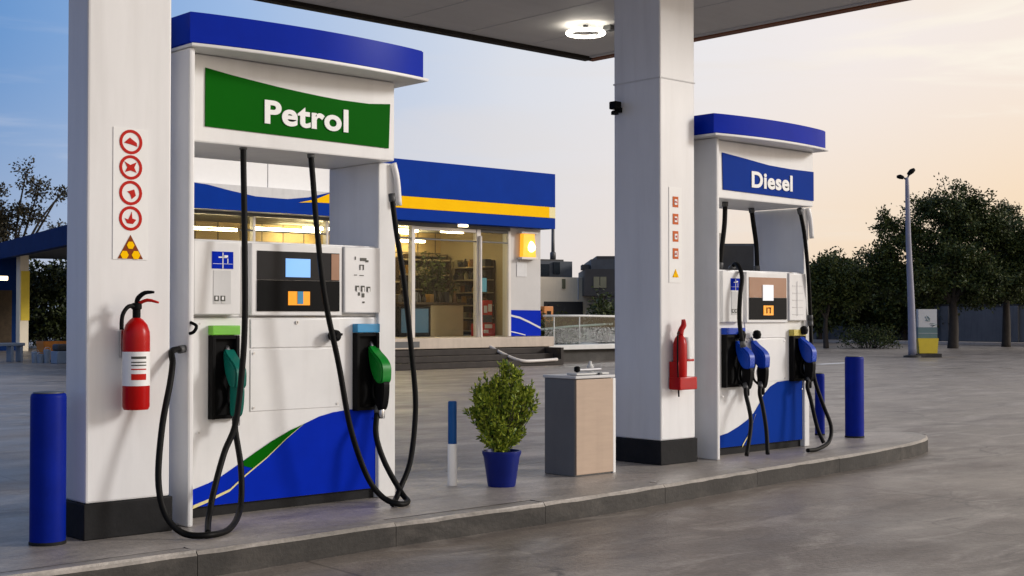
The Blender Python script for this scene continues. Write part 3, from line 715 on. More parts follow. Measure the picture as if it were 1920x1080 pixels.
t = thing('litter_bin', 'boxy bin with grey side and beige front beside the tall pillar', 'bin', (6.77, 6.64, I))
b = MB(); b.box(6.58, 6.95, 6.50, 6.80, I, .805, 'bingrey', .006); b.build('body', t)
b = MB(); b.box(6.586, 6.955, 6.488, 6.499, I+.012, .80, 'binbeige', .003); b.build('front_panel', t)
b = MB(); b.box(6.57, 6.97, 6.48, 6.81, .806, .826, 'greywhite', .005); b.build('lid', t)
b = MB(); b.box(6.957, 6.985, 6.49, 6.55, I, .80, 'sticker', .004); b.build('corner_post', t)
b = MB(); b.box(6.62, 6.95, 6.52, 6.62, .829, .842, 'bankwhite', .004); b.box(6.83, 6.86, 6.50, 6.53, .78, .842, 'darkgrey', .003); b.build('tray', t)
sq = MB(); sq.tube([(6.66, 6.56, .862), (6.86, 6.52, .865)], .012, 'metal', 8); sq.lathe([(.006, -.02), (.022, -.01), (.022, .016), (.01, .024)], (6.665, 6.56, .866), 'black', 14)
tag(sq.build('squeegee', off=(6.66, 6.56, .845)), 'small squeegee with dark round head lying on top of the bin', 'squeegee')
bt = MB(); bt.lathe([(.02, 0), (.024, .01), (.024, .055), (.012, .07), (.010, .09)], (6.90, 6.66, .828), 'bankwhite', 14)
tag(bt.build('spray_bottle', off=(6.90, 6.66, .828)), 'small pale bottle standing at the back of the bin lid', 'bottle')
cm = MB(); cm.box(7.52, 7.56, 6.95, 7.0, 2.80, 2.84, 'black', .004); cm.box(7.46, 7.53, 6.93, 7.0, 2.82, 2.88, 'black', .008); cm.lathe([(.03, 0), (.03, .02), (.02, .03)], (7.49, 6.965, 2.78), 'black', 12)
tag(cm.build('security_camera', off=(7.54, 6.97, 2.82)), 'small black camera fixed to the left side of the tall pillar', 'camera')

# ------------------------------------------------------------------ canopy
t = thing('canopy', 'wide flat forecourt canopy with grey soffit and rusty dark edge above the pumps', 'canopy', (6.0, 7.3, 4.5))
b = MB(); b.box(-3, 12.2, 4.0, 11.72, 4.52, 5.3, 'whitecol', .01); b.build('roof', t)
b = MB(); b.box(-2.98, 12.18, 4.02, 11.70, 4.50, 4.517, 'soffit')
for xx in range(-2, 12):
    b.box(xx+.0, xx+.008, 4.04, 11.55, 4.4965, 4.4995, 'greywhite')
b.build('soffit', t)
b = MB()
b.box(12.12, 12.26, 3.95, 11.78, 4.47, 4.60, 'gutter', .01); b.box(-3.0, 12.118, 11.66, 11.78, 4.455, 4.60, 'gutterdark', .01); b.build('gutter', t)
b = MB(); b.box(12.06, 12.115, 4.04, 11.65, 4.482, 4.4995, 'greywhite', .002); b.build('edge_trim', t)
t = thing('ceiling_lamp', 'lit white ring lamp hanging under the canopy by the tall pillar', 'lamp', (10.75, 10.43, 4.49))
b = MB()
ring = [(10.74+.205*math.cos(a*math.pi/18), 10.43+.205*math.sin(a*math.pi/18), 4.41) for a in range(37)]
b.tube(ring, .02, 'lamp', 10, cap=False); b.build('light_ring', t)
b = MB(); b.tube([(10.74-.19, 10.43, 4.42), (10.74, 10.43, 4.44), (10.74+.19, 10.43, 4.42)], .012, 'darkgrey', 6); b.tube([(10.74, 10.43, 4.44), (10.74, 10.43, 4.497)], .03, 'darkgrey', 10); b.build('housing', t)
b = MB(); b.tube([(10.92, 10.32, 4.42), (10.94, 10.30, 4.5)], .03, 'darkgrey', 8); b.box(10.9, 11.0, 10.2, 10.3, 4.44, 4.495, 'darkgrey', .01); b.build('bracket', t)

# ------------------------------------------------------------------ shop
t = thing('shop', 'small shop with blue and yellow fascia, lit glass front and dark steps', 'shop', (18, 25, 0))
GZ0, GZ1 = .70, 3.52
b = MB()
b.box(22.95, 24.05, 25.0, 25.25, GZ0, 3.6, 'shopwall')         # panel right of the glass
b.box(23.8, 24.05, 25.25, 29, GZ0, 3.6, 'shopwall'); b.box(13.5, 24.05, 29, 29.2, 0, 4.6, 'shopwall'); b.box(13.5, 13.7, 25, 29, 0, 3.6, 'shopwall')
b.box(13.72, 23.78, 28.7, 28.85, GZ0, 3.5, 'tiles'); b.box(23.74, 23.78, 25.26, 28.69, GZ0, 3.5, 'interior')
b.build('wall', t)
b = MB(); b.prism([(22.95, GZ0+.005), (24.05, GZ0+.005), (24.05, 1.36), (22.95, 1.37)], 'y', 24.990, 24.996, 'blue')
cv = [(22.96, 1.26), (23.3, 1.20), (23.65, 1.08), (24.04, .93)]
b.prism(cv+[(a, z-.05) for a, z in cv[::-1]], 'y', 24.984, 24.989, 'bankwhite')
cv = [(22.96, .84), (23.2, .80), (23.5, .74)]
b.prism(cv+[(a, z-.025) for a, z in cv[::-1]], 'y', 24.984, 24.989, 'bankwhite'); b.build('blue_panel', t)
b = MB(); b.box(23.2, 23.55, 24.985, 24.996, 2.22, 2.6, 'greywhite', .004); b.build('meter_plate', t)
b = MB(); b.box(13.5, 24.1, 24.7, 29.2, 3.62, 3.75, 'soffit'); b.box(13.72, 23.78, 25.3, 28.7, 3.50, 3.56, 'ceil'); b.build('roof', t)
# fascia
f = 24.6/24.2
b = MB(); b.box(17.75, 24.2, 24.6, 25.2, 4.02, 4.88, 'bluesign', .008); b.box(17.75, 24.2, 24.6, 25.2, 3.46, 3.735, 'bluesign', .008); b.build('fascia', t)
b = MB(); b.box(17.75, 23.98, 24.593, 25.2, 3.738, 4.017, 'yellow', .004); b.box(23.985, 24.2, 24.6, 25.2, 3.738, 4.017, 'cream', .004); b.build('fascia_band', t)
b = MB(); b.box(13.5, 17.745, 24.62, 25.2, 3.44, 3.98, 'greywhite', .004)
b.build('fascia', t)['label'] = 'pale lower fascia with a blue and yellow wave'
b = MB(); wv = [(13.52, 3.975), (13.7, 3.975), (14.1, 3.95), (14.62, 3.86), (15.26, 3.77), (16.06, 3.76), (16.6, 3.83), (17.0, 3.93), (17.3, 4.0), (17.74, 4.05)]
b.prism([(13.52, 3.445), (17.74, 3.445)]+wv[::-1], 'y', 24.612, 24.618, 'bluesign')
yw = [(16.35, 3.70), (16.8, 3.80), (17.1, 3.92), (17.3, 4.01), (17.74, 4.015)]
b.prism(yw+[(17.74, 3.735), (16.8, 3.73)], 'y', 24.604, 24.610, 'yellow'); b.build('wave_graphic', t)
b = MB(); b.box(13.5, 15.73, 24.9, 25.3, 3.99, 5.2, 'sticker', .006); b.box(15.75, 17.74, 24.9, 25.3, 3.99, 5.2, 'sticker', .006); b.build('parapet_panel', t)
b = MB(); b.box(18.55, 18.98, 24.585, 24.597, 4.36, 4.58, 'sticker', .003); b.prism([(18.62, 4.30), (18.8, 4.36), (18.98, 4.42), (18.98, 4.36)], 'y', 24.585, 24.597, 'sticker'); b.build('fascia_sign', t)
# frames and glass
b = MB()
b.box(13.7, 22.95, 24.96, 25.06, 3.37, 3.60, 'darkgrey')
for xa, w in ((13.7, .06), (15.4, .06), (17.3, .06), (19.75, .10), (21.80, .13), (22.86, .09)):
    b.box(xa, xa+w, 24.93, 25.07, GZ0, 3.365, 'frame', .006)
b.box(19.86, 21.79, 24.94, 25.06, 3.28, 3.36, 'frame', .004); b.box(21.94, 22.85, 24.94, 25.06, 3.30, 3.36, 'darkgrey', .004)
b.box(13.7, 22.9, 24.95, 25.05, 3.05, 3.08, 'darkgrey'); b.build('window_frame', t)
for xa, xb in ((13.76, 15.4), (15.46, 17.3), (17.36, 19.75), (19.85, 21.80), (21.93, 22.86)):
    b = MB(); b.box(xa, xb, 24.995, 25.005, GZ0, 3.36, 'glass'); b.build('pane', t)
# plinth, sill slab, steps
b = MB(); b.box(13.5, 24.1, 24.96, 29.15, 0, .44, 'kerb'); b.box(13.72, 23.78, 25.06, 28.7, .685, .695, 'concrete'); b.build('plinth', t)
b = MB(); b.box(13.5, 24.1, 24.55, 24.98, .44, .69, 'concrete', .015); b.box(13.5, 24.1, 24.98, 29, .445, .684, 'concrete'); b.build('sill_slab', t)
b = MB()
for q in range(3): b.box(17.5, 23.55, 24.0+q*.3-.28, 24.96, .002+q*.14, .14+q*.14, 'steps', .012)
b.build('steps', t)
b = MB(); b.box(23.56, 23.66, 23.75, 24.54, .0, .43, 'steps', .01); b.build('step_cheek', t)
b = MB(); b.tube([(21.87, 24.88, 3.2), (21.87, 24.86, .75), (21.88, 24.72, .55), (22.0, 24.2, .30), (22.15, 23.75, .14), (22.6, 23.68, .12), (23.35, 23.68, .14)], .04, 'frame', 8, sub=5); b.build('handrail', t)
b = MB(); b.box(17.8, 19.68, 24.545, 24.552, .48, .62, 'darkgrey'); b.build('vent_grille', t)
b = MB(); b.box(21.0, 21.25, 24.62, 24.72, 3.38, 3.44, 'warmlamp', .006); b.build('soffit_lamp', t)
b = MB(); b.tube([(24.02, 24.75, 3.46), (24.02, 24.75, 2.2)], .035, 'darkgrey', 8)
# interior lights as tubes hung from the ceiling
for xa, xb, yy, z in ((13.9, 15.6, 25.9, 3.1), (15.9, 17.5, 25.7, 3.14), (18.0, 19.5, 26.8, 3.3), (20.1, 20.7, 26.0, 3.25), (22.0, 22.8, 28.2, 3.2), (20.6, 21.6, 27.0, 3.38), (18.2, 19.4, 28.2, 3.3), (22.1, 22.8, 26.6, 3.38)):
    tl = MB(); tl.box(xa, xb, yy, yy+.12, z, z+.06, 'tube', .01)
    tag(tl.build('tube_light', off=((xa+xb)/2, yy, z)), 'lit strip light under the shop ceiling', 'light', 'strip lights inside the shop')
b.bm.free()
# amber wall lantern
t = thing('wall_lantern', 'glowing amber lantern on the white shop wall beside the glass', 'lamp', (23.5, 24.9, 2.7))
b = MB(); b.box(23.22, 23.80, 24.82, 24.98, 2.66, 2.72, 'frame', .006); b.box(23.22, 23.80, 24.82, 24.98, 3.32, 3.37, 'frame', .006); b.box(23.30, 23.34, 24.99, 24.996, 2.6, 3.4, 'frame'); b.build('frame', t)
b = MB(); b.prism([(23.27, 2.725), (23.75, 2.725), (23.70, 3.315), (23.30, 3.315)], 'y', 24.84, 24.97, 'amberglow', .012); b.build('shade', t)
b = MB(); b.lathe([(.03, -.10), (.10, -.05), (.115, .03), (.07, .13), (.02, .18)], (23.56, 24.83, 2.95), 'ambercore', 16); b.build('bulb', t)

# shop stock
def shelf_unit(x0, x1, y0, y1, z0, z1, n, label):
    t = thing('shelf_unit', label, 'shelves', ((x0+x1)/2, y0, z0), 'shelving inside the shop')
    b = MB(); b.box(x0, x0+.04, y0, y1, z0, z1, 'shelf'); b.box(x1-.04, x1, y0, y1, z0, z1, 'shelf'); b.box(x0+.04, x1-.04, y1-.03, y1, z0, z1, 'shelf'); b.build('frame', t)
    zz = [z0+.05+i*(z1-z0-.1)/(n-1) for i in range(n)]
    for z in zz:
        b = MB(); b.box(x0+.042, x1-.042, y0, y1-.032, z-.02, z+.02, 'interior'); b.build('shelf', t)
    return zz
gm = [mat('stock_'+str(i), c, .5, .2, 8) for i, c in enumerate([(.22, .11, .012), (.02, .016, .012), (.18, .15, .08), (.10, .04, .008), (.008, .01, .014), (.02, .014, .008), (.30, .2, .06)])]
rr = random.Random(3)
def stock(x0, x1, y, zz, top, grp):
    for z in zz[:-1]:
        x = x0+.06
        while x < x1-.2:
            w = rr.uniform(.09, .2); h = rr.uniform(.12, top)
            if rr.random() < .86:
                g = MB(); m = rr.choice(gm)
                if rr.random() < .5: g.box(x, x+w, y+.03, y+.25, z+.022, z+.022+h, m, .012)
                else: g.lathe([(w*.36, 0), (w*.4, .02), (w*.4, h*.62), (w*.16, h*.8), (w*.16, h)], (x+w/2, y+.14, z+.022), m, 10)
                tag(g.build('packet', off=(x+w/2, y+.14, z+.022)), 'small packet or bottle standing on a shelf inside the shop', 'goods', 'goods on the shop shelves')
            x += w+.02
z1 = shelf_unit(18.0, 19.7, 26.0, 26.4, .70, 2.5, 7, 'dark shelves with pale boards behind the left pane beside the Petrol pump'); stock(18.0, 19.7, 26.0, z1, .18, '')
z2 = shelf_unit(21.4, 23.2, 27.6, 28.0, .70, 2.75, 6, 'tall dark shelves full of goods behind the middle of the shop glass'); stock(21.4, 23.2, 27.6, z2, .26, '')
t = thing('shop_counter', 'low counter with dark glass left half and beige right half inside the shop', 'counter', (21.0, 26.4, .7))
b = MB(); b.box(20.35, 21.35, 26.2, 26.9, .70, 1.45, 'black', .01); b.box(20.42, 21.28, 26.19, 26.199, .8, 1.4, 'cooler'); b.build('cooler_half', t)
b = MB(); b.box(21.36, 22.45, 26.2, 26.9, .70, 1.5, 'interior', .01); b.build('front', t)
b = MB(); b.box(20.3, 22.5, 26.15, 26.95, 1.502, 1.56, 'shelf', .008); b.build('counter_top', t)
for q in range(12):
    x = 20.4+q*.17; h = rr.uniform(.1, .34); g = MB(); m = rr.choice(gm)
    if q % 3 == 0: g.box(x, x+.13, 26.3, 26.5, 1.562, 1.562+h, m, .01)
    else: g.lathe([(.05, 0), (.055, .02), (.05, h*.6), (.02, h*.8), (.02, h)], (x+.06, 26.4, 1.562), m, 10)
    tag(g.build('packet', off=(x+.06, 26.4, 1.562)), 'small item standing on the shop counter', 'goods', 'goods on the shop counter')
z3 = shelf_unit(19.95, 21.35, 27.4, 27.8, .70, 2.15, 5, 'low shelves of dark goods behind the counter in the middle of the shop'); stock(19.95, 21.35, 27.4, z3, .24, '')
z4 = shelf_unit(15.0, 17.6, 26.6, 27.0, .70, 2.9, 6, 'long shelves behind the shop glass hidden mostly by the Petrol pump'); stock(15.0, 17.6, 26.6, z4, .26, '')
z5 = shelf_unit(22.35, 23.6, 28.2, 28.6, .70, 2.9, 7, 'tall shelves of dark and amber goods at the back right of the shop'); stock(22.35, 23.6, 28.2, z5, .24, '')
t = thing('wall_rack', 'dark rack of bottles along the right inner wall of the shop', 'shelves', (23.6, 27.0, .7))
b = MB(); b.box(23.68, 23.73, 26.4, 28.0, .70, 2.7, 'shelf'); b.build('frame', t)
for q in range(6):
    b = MB(); b.box(23.36, 23.679, 26.4, 28.0, .80+q*.34, .83+q*.34, 'interior'); b.build('shelf', t)
    y_ = 26.45
    while y_ < 27.8:
        w = rr.uniform(.1, .2); h = rr.uniform(.12, .27); g = MB(); m = rr.choice(gm)
        if rr.random() < .5: g.box(23.42, 23.64, y_, y_+w, .832+q*.34, .832+q*.34+h, m, .01)
        else: g.lathe([(w*.36, 0), (w*.4, .02), (w*.4, h*.62), (w*.16, h*.8), (w*.16, h)], (23.5, y_+w/2, .832+q*.34), m, 10)
        tag(g.build('packet', off=(23.5, y_+w/2, .832+q*.34)), 'small packet or bottle standing on a shelf inside the shop', 'goods', 'goods on the shop shelves'); y_ += w+.03
t = thing('indoor_plant', 'dark leafy plant behind the middle of the shop glass', 'plant', (21.4, 27.2, .7))
b = MB(); b.lathe([(.14, 0), (.2, .35), (.2, .38)], (22.2, 27.1, .7), 'black', 16); b.build('pot', t)
fo = MB(); li = fo.mi('leafdark'); st = MB()
for k in range(70):
    base = Vector((22.2, 27.1, 1.1)); tip = Vector((22.15+rr.gauss(0, .33), 27.1+rr.gauss(0, .2), rr.uniform(1.6, 2.9)))
    st.tube([base, (base+tip)/2+Vector((0, 0, .15)), tip], [.012, .008, .003], 'bark', 4)
    for q in range(16):
        leaf_quad(fo.bm, base+(tip-base)*rr.uniform(.45, 1), Vector((rr.gauss(0, 1), rr.gauss(0, 1), rr.gauss(0, .8))), rr.uniform(.08, .16), .05, li, rr)
st.build('stem', t); fo.build('foliage', t)
t = thing('display_stand', 'red promotional stand with white panels behind the right pane of the shop', 'display', (22.95, 26.0, .7))
b = MB(); b.box(22.62, 23.15, 25.75, 26.1, .70, 1.02, 'poster', .01); b.box(22.72, 23.08, 25.78, 26.1, 1.03, 1.62, 'poster', .01); b.build('body', t)
b = MB()
for (a, c, d, e) in ((22.75, 22.86, 1.30, 1.48), (22.9, 23.02, 1.33, 1.52), (22.78, 23.03, .90, 1.0), (22.74, 22.9, .78, .86)): b.box(a, c, 25.738, 25.748, d, e, 'bankwhite')
b.build('panel', t)
b = MB(); b.box(22.74, 23.06, 25.77, 25.777, 1.05, 1.24, 'fardark'); b.build('shelf_strip', t)
t = thing('monitor', 'pale blue screen standing above the red stand inside the shop', 'monitor', (22.9, 26.0, 1.66))
b = MB(); b.box(22.66, 23.04, 25.95, 26.0, 1.82, 2.22, 'black', .008); b.box(22.8, 22.9, 25.96, 26.02, 1.63, 1.82, 'black'); b.build('case', t)
b = MB(); b.box(22.68, 23.02, 25.944, 25.949, 1.84, 2.20, 'cool'); b.build('screen', t)

# terrace beside the shop
t = thing('terrace', 'low terrace with white edge and glass railing right of the shop', 'terrace', (25.6, 25.5, 0))
b = MB(); b.box(24.12, 27.2, 24.95, 29, 0, .33, 'kerb'); b.build('base_wall', t)
b = MB(); b.box(24.12, 27.2, 24.75, 29, .331, .46, 'bankwhite', .015); b.build('edge_slab', t)
b = MB(); b.box(24.15, 27.1, 24.95, 24.965, .50, 1.20, 'glassrail'); b.build('glass_panel', t)
b = MB(); b.tube([(24.12, 24.96, 1.22), (25.6, 24.96, 1.22), (27.1, 24.96, 1.20)], .03, 'bankwhite', 8); b.tube([(24.3, 25.3, .86), (25.4, 25.3, .93), (27.1, 25.3, 1.0)], .03, 'bankwhite', 8)
for xx in (24.5, 25.45, 27.0): b.tube([(xx, 24.96, .46), (xx, 24.96, 1.2)], .02, 'bankwhite', 6)
b.build('railing', t)

def bush(name, label, cat, c, rx, ry, z0, z1, n, L, m='leafdark', group=None):
    t = thing(name, label, cat, (c[0], c[1], z0), group)
    fo = MB(); li = fo.mi(m); st = MB()
    for k in range(n):
        a = rr.uniform(0, 6.283); q = rr.random()**.5
        tip = Vector((c[0]+rx*q*math.cos(a), c[1]+ry*q*math.sin(a), z0+(z1-z0)*(rr.uniform(.3, 1)*(1-.45*q*q))))
        base = Vector((c[0]+(tip.x-c[0])*.5, c[1]+(tip.y-c[1])*.5, z0))
        if k % 3 == 0: st.tube([base, tip], [.012, .004], 'bark', 4)
        for j in range(14):
            p = tip+Vector((rr.gauss(0, L*.8), rr.gauss(0, L*.8), rr.gauss(0, L*.8)-L*.4))
            p.z = max(z0+.01, p.z)
            leaf_quad(fo.bm, p, Vector((rr.gauss(0, 1), rr.gauss(0, 1), rr.gauss(.3, .8))), L*rr.uniform(.5, 1.1), L*.45, li, rr)
    st.build('stem', t); fo.build('foliage', t); return t
bush('terrace_shrub', 'leafy shrub against the blue panel end behind the glass railing', 'shrub', (24.5, 25.9), .5, .4, .46, 1.5, 60, .12, 'leafmid')
bush('terrace_shrub', 'low dark planting trailing along the foot of the glass railing', 'shrub', (25.3, 25.5), .8, .3, .46, .95, 70, .10, 'leafdark')
bush('terrace_shrub', 'tall dark shrub at the right end of the terrace beside the tall pillar', 'shrub', (27.05, 25.6), .35, .35, .46, 2.05, 80, .14, 'leafdark')
bush('terrace_shrub', 'dark planting in the recess under the cream building', 'shrub', (26.0, 26.6), .9, .4, .46, 1.35, 60, .13, 'leafdark')
bush('terrace_shrub', 'bushy planting in the middle of the terrace behind the railing', 'shrub', (25.1, 26.2), .7, .4, .46, 1.25, 90, .12, 'leafmid')
ob = MB(); ob.box(25.35, 25.7, 26.2, 26.5, .462, 1.48, 'orangepot', .02); ob.box(25.45, 25.6, 26.19, 26.199, 1.15, 1.35, 'black'); tag(ob.build('menu_board', off=(25.5, 26.3, .462)), 'orange board standing among plants on the terrace', 'board')

# far building group between shop and tall pillar
F = Vector((.678, .735, 0)); R_ = Vector((.735, -.678, 0))
TURN = [0., 0., 62.]
def far_block(b, a0, a1, d0, d1, z0, z1, m):     # block turned a little so that its front catches the sun
    c, s_ = math.cos(TURN[0]), math.sin(TURN[0]); Rr = R_*c+F*s_; Fr = F*c-R_*s_; o = F*TURN[2]+R_*TURN[1]
    q = lambda a, d: o+Rr*((a-TURN[1])/c)+Fr*(d-TURN[2])
    P = [q(a0, d0), q(a1, d0), q(a1, d1), q(a0, d1)]
    b.prism([(p.x, p.y) for p in P], 'z', z0, z1, m)
def lat(px, d): return (px-960)/2507*d
D = 62; TURN[:] = [math.radians(30), lat(1075, 62), 62.]
t = thing('office_building', 'cream building with slate rooftop storey seen beyond the terrace', 'building', tuple(F*D+R_*lat(1075, D)))
b = MB(); far_block(b, lat(985, D), lat(1200, D), D, D+8, 0, 2.98, 'farcream'); b.build('wall', t)
b = MB(); far_block(b, lat(1012, D), lat(1090, D), D+.8, D+7, 2.99, 3.75, 'fardark'); far_block(b, lat(1012, D), lat(1082, D), D+1.2, D+6, 3.751, 3.85, 'fardark2'); b.build('rooftop_storey', t)
b = MB(); far_block(b, lat(1052, D), lat(1064, D), D+.7, D+.79, 3.15, 3.7, 'farwin'); b.build('window', t)
b = MB(); far_block(b, lat(1020, D), lat(1044, D), D+.7, D+.79, 3.05, 3.6, 'farwin'); b.build('window', t)
b = MB(); far_block(b, lat(1052, D), lat(1057, D), D-.1, D-.01, 2.45, 2.9, 'olivewin'); b.build('window', t)
b = MB(); far_block(b, lat(1018, D), lat(1090, D), D-.12, D-.01, .3, 1.85, 'fardark2'); b.build('recess', t)
b = MB(); far_block(b, lat(1082, D), lat(1084, D), D-.05, D-.01, 1.95, 2.98, 'greywhite'); b.build('joint', t)
t = thing('dark_building', 'charcoal stepped building with olive windows left of the tall pillar', 'building', tuple(F*(D-2)+R_*lat(1125, D)))
D2 = D-2; TURN[:] = [0., 0., 60.]
b = MB(); far_block(b, lat(1096, D2), lat(1230, D2), D2, D2+6, 0+2.1, 3.3, 'fardark2'); far_block(b, lat(1108, D2), lat(1230, D2), D2+.2, D2+6, 3.301, 3.75, 'fardark'); far_block(b, lat(1119, D2), lat(1240, D2), D2+.4, D2+6, 3.751, 3.9, 'fardark2')
far_block(b, lat(1135, D2), lat(1240, D2), D2+.1, D2+6, 0, 2.099, 'fardark2'); b.build('wall', t)
for a, c in ((1112, 1123), (1124.5, 1136)):
    b = MB(); far_block(b, lat(a, D2), lat(c, D2), D2-.06, D2-.01, 2.45, 2.95, 'olivewin'); b.build('window', t)
b = MB(); far_block(b, lat(1092, D2), lat(1106, D2), D2+.5, D2+2, 3.301, 3.52, 'fardark2'); b.build('roof_plant', t)
ms = MB(); p = F*63+R_*lat(1036, 63); ms.tube([(p.x, p.y, 3.6), (p.x, p.y, 5.6)], [.09, .07], 'darkgrey', 8); ms.lathe([(.14, 0), (.14, .3), (.1, .35)], (p.x, p.y, 3.86), 'darkgrey', 8)
tag(ms.build('mast', off=(p.x, p.y, 3.86)), 'thin dark mast on the slate roof right of the shop fascia', 'mast')

# ------------------------------------------------------------------ right-hand background
t = thing('boundary_wall', 'long low grey boundary wall under the trees at the right', 'wall', (54.2, 30, 0))
b = MB(); b.box(54, 54.25, 20, 48, 0, 1.62, 'wall'); b.build('panel', t)
b = MB(); b.box(53.95, 54.3, 20, 48, 1.622, 1.70, 'kerb'); b.build('coping', t)
for yy in (27.0, 30.2, 33.4, 36.6, 39.8):
    b = MB(); b.box(53.88, 53.999, yy, yy+.35, 0, 1.62, 'wall'); b.build('pier', t)

def tree(label, base, h, crown, nbr, nleaf, L, m, trunk_r=.16, group='trees beyond the forecourt', lean=(0, 0), sub=2.2, name='broadleaf_tree', seed=1, fill=.5, droop=0.):
    q = random.Random(seed)
    t = thing(name, label, 'tree', base, group)
    B = Vector(base); tr = MB(); fo = MB(); li = fo.mi(m)
    top = B+Vector((lean[0], lean[1], h))
    tr.tube([B+Vector((0, 0, -.05)), B.lerp(top, .5)+Vector((q.uniform(-.1, .1), q.uniform(-.1, .1), 0)), top], [trunk_r*1.25, trunk_r, trunk_r*.7], 'bark', 9, sub=4)
    cs = [(B+Vector(c[:3]), Vector(c[3:6])) for c in crown]
    limbs = []
    for c, s in (cs[:5] if L < .17 else cs):
        mid = top.lerp(c, .55)+Vector((q.uniform(-.2, .2), q.uniform(-.2, .2), .1))
        tr.tube([top-Vector((0, 0, .25)), mid, c], [trunk_r*.55, trunk_r*.35, trunk_r*.15], 'bark', 6, sub=4); limbs.append((mid, c))
    wts = [s.x*s.y*s.z for c, s in cs]
    for k in range(nbr):
        i = q.choices(range(len(cs)), wts)[0]; c, s = cs[i]
        u = Vector((q.gauss(0, 1), q.gauss(0, 1), q.gauss(0, 1)+.15)).normalized()
        rad = q.uniform(fill, 1.0)**.85+(.32*q.random() if q.random() < .3 else 0)
        tip = c+Vector((u.x*s.x, u.y*s.y, u.z*s.z))*rad
        st = c+(tip-c)*q.uniform(.25, .5)+Vector((0, 0, -.1))
        if k % 2 == 0: tr.tube([c, st, tip], [trunk_r*.12, trunk_r*.09, trunk_r*.03], 'bark', 4)
        d = (tip-st)
        for j in range(nleaf):
            w = q.random()**.75
            p = st+d*w+Vector((q.gauss(0, L*.9), q.gauss(0, L*.9), q.gauss(0, L*.65)-droop*w))
            v = d.normalized()*.7+Vector((q.gauss(0, .7), q.gauss(0, .7), q.gauss(-.1, .6)))
            leaf_quad(fo.bm, p, v, L*q.uniform(.6, 1.2), L*.5, li, q)
    tr.build('trunk', t); fo.build('crown', t); return t

def cr(px, y, d, sx, sz, db=0):   # crown ellipsoid centre relative to a tree base, from metres along the view
    return None
def lobe(base, a, f, z, s, sz): # a: metres to the right, f: metres further away
    p = R_*a+F*f; return (p.x, p.y, z, s, s, sz)
bp = F*50+R_*lat(1785, 50); base = (bp.x, bp.y, 0)
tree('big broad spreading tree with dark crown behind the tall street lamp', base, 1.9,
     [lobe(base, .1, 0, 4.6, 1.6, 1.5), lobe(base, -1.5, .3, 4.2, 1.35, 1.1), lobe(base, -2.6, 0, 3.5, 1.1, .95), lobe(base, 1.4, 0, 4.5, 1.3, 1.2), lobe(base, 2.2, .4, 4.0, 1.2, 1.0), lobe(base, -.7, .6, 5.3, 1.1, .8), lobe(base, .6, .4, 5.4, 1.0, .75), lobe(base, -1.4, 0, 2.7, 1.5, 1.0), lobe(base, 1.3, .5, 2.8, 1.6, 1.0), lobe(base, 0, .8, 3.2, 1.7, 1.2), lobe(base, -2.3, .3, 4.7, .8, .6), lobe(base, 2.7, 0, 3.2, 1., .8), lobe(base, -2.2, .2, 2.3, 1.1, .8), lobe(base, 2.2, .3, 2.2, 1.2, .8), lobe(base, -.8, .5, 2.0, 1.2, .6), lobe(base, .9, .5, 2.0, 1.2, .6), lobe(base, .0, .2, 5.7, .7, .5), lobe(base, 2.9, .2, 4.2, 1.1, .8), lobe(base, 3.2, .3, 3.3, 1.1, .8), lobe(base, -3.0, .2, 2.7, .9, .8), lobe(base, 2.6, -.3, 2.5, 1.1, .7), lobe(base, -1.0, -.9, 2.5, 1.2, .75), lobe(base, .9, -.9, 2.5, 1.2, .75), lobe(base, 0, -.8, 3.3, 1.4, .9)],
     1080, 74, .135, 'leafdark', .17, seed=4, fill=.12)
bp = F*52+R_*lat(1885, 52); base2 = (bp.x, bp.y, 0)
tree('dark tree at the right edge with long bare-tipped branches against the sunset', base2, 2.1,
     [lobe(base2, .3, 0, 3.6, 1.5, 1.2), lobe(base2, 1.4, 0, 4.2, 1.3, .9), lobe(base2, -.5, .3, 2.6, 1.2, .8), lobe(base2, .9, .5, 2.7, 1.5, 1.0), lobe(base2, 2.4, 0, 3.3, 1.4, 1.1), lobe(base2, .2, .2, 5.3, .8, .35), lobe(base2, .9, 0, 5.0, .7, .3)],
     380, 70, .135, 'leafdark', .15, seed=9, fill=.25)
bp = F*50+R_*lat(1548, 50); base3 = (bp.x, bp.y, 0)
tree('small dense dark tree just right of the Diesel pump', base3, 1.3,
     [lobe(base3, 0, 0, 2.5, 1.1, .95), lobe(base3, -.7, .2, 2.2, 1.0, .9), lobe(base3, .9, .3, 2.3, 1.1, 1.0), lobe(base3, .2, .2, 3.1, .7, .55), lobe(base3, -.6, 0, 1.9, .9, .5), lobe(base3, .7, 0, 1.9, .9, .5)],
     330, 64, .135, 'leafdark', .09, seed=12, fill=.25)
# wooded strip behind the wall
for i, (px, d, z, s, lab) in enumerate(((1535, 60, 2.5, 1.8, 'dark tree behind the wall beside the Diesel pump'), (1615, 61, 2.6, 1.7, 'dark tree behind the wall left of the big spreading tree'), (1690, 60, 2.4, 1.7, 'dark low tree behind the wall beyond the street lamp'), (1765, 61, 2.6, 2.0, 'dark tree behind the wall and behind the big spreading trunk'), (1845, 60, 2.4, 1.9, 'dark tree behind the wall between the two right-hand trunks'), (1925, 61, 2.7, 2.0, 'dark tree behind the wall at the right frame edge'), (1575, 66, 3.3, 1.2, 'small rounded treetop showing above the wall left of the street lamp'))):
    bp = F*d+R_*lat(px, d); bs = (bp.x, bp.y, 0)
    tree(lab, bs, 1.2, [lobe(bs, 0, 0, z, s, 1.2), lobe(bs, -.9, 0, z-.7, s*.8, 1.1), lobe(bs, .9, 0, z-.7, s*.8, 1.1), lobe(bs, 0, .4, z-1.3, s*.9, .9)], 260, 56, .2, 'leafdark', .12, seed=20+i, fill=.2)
hp = F*50+R_*lat(1625, 50)
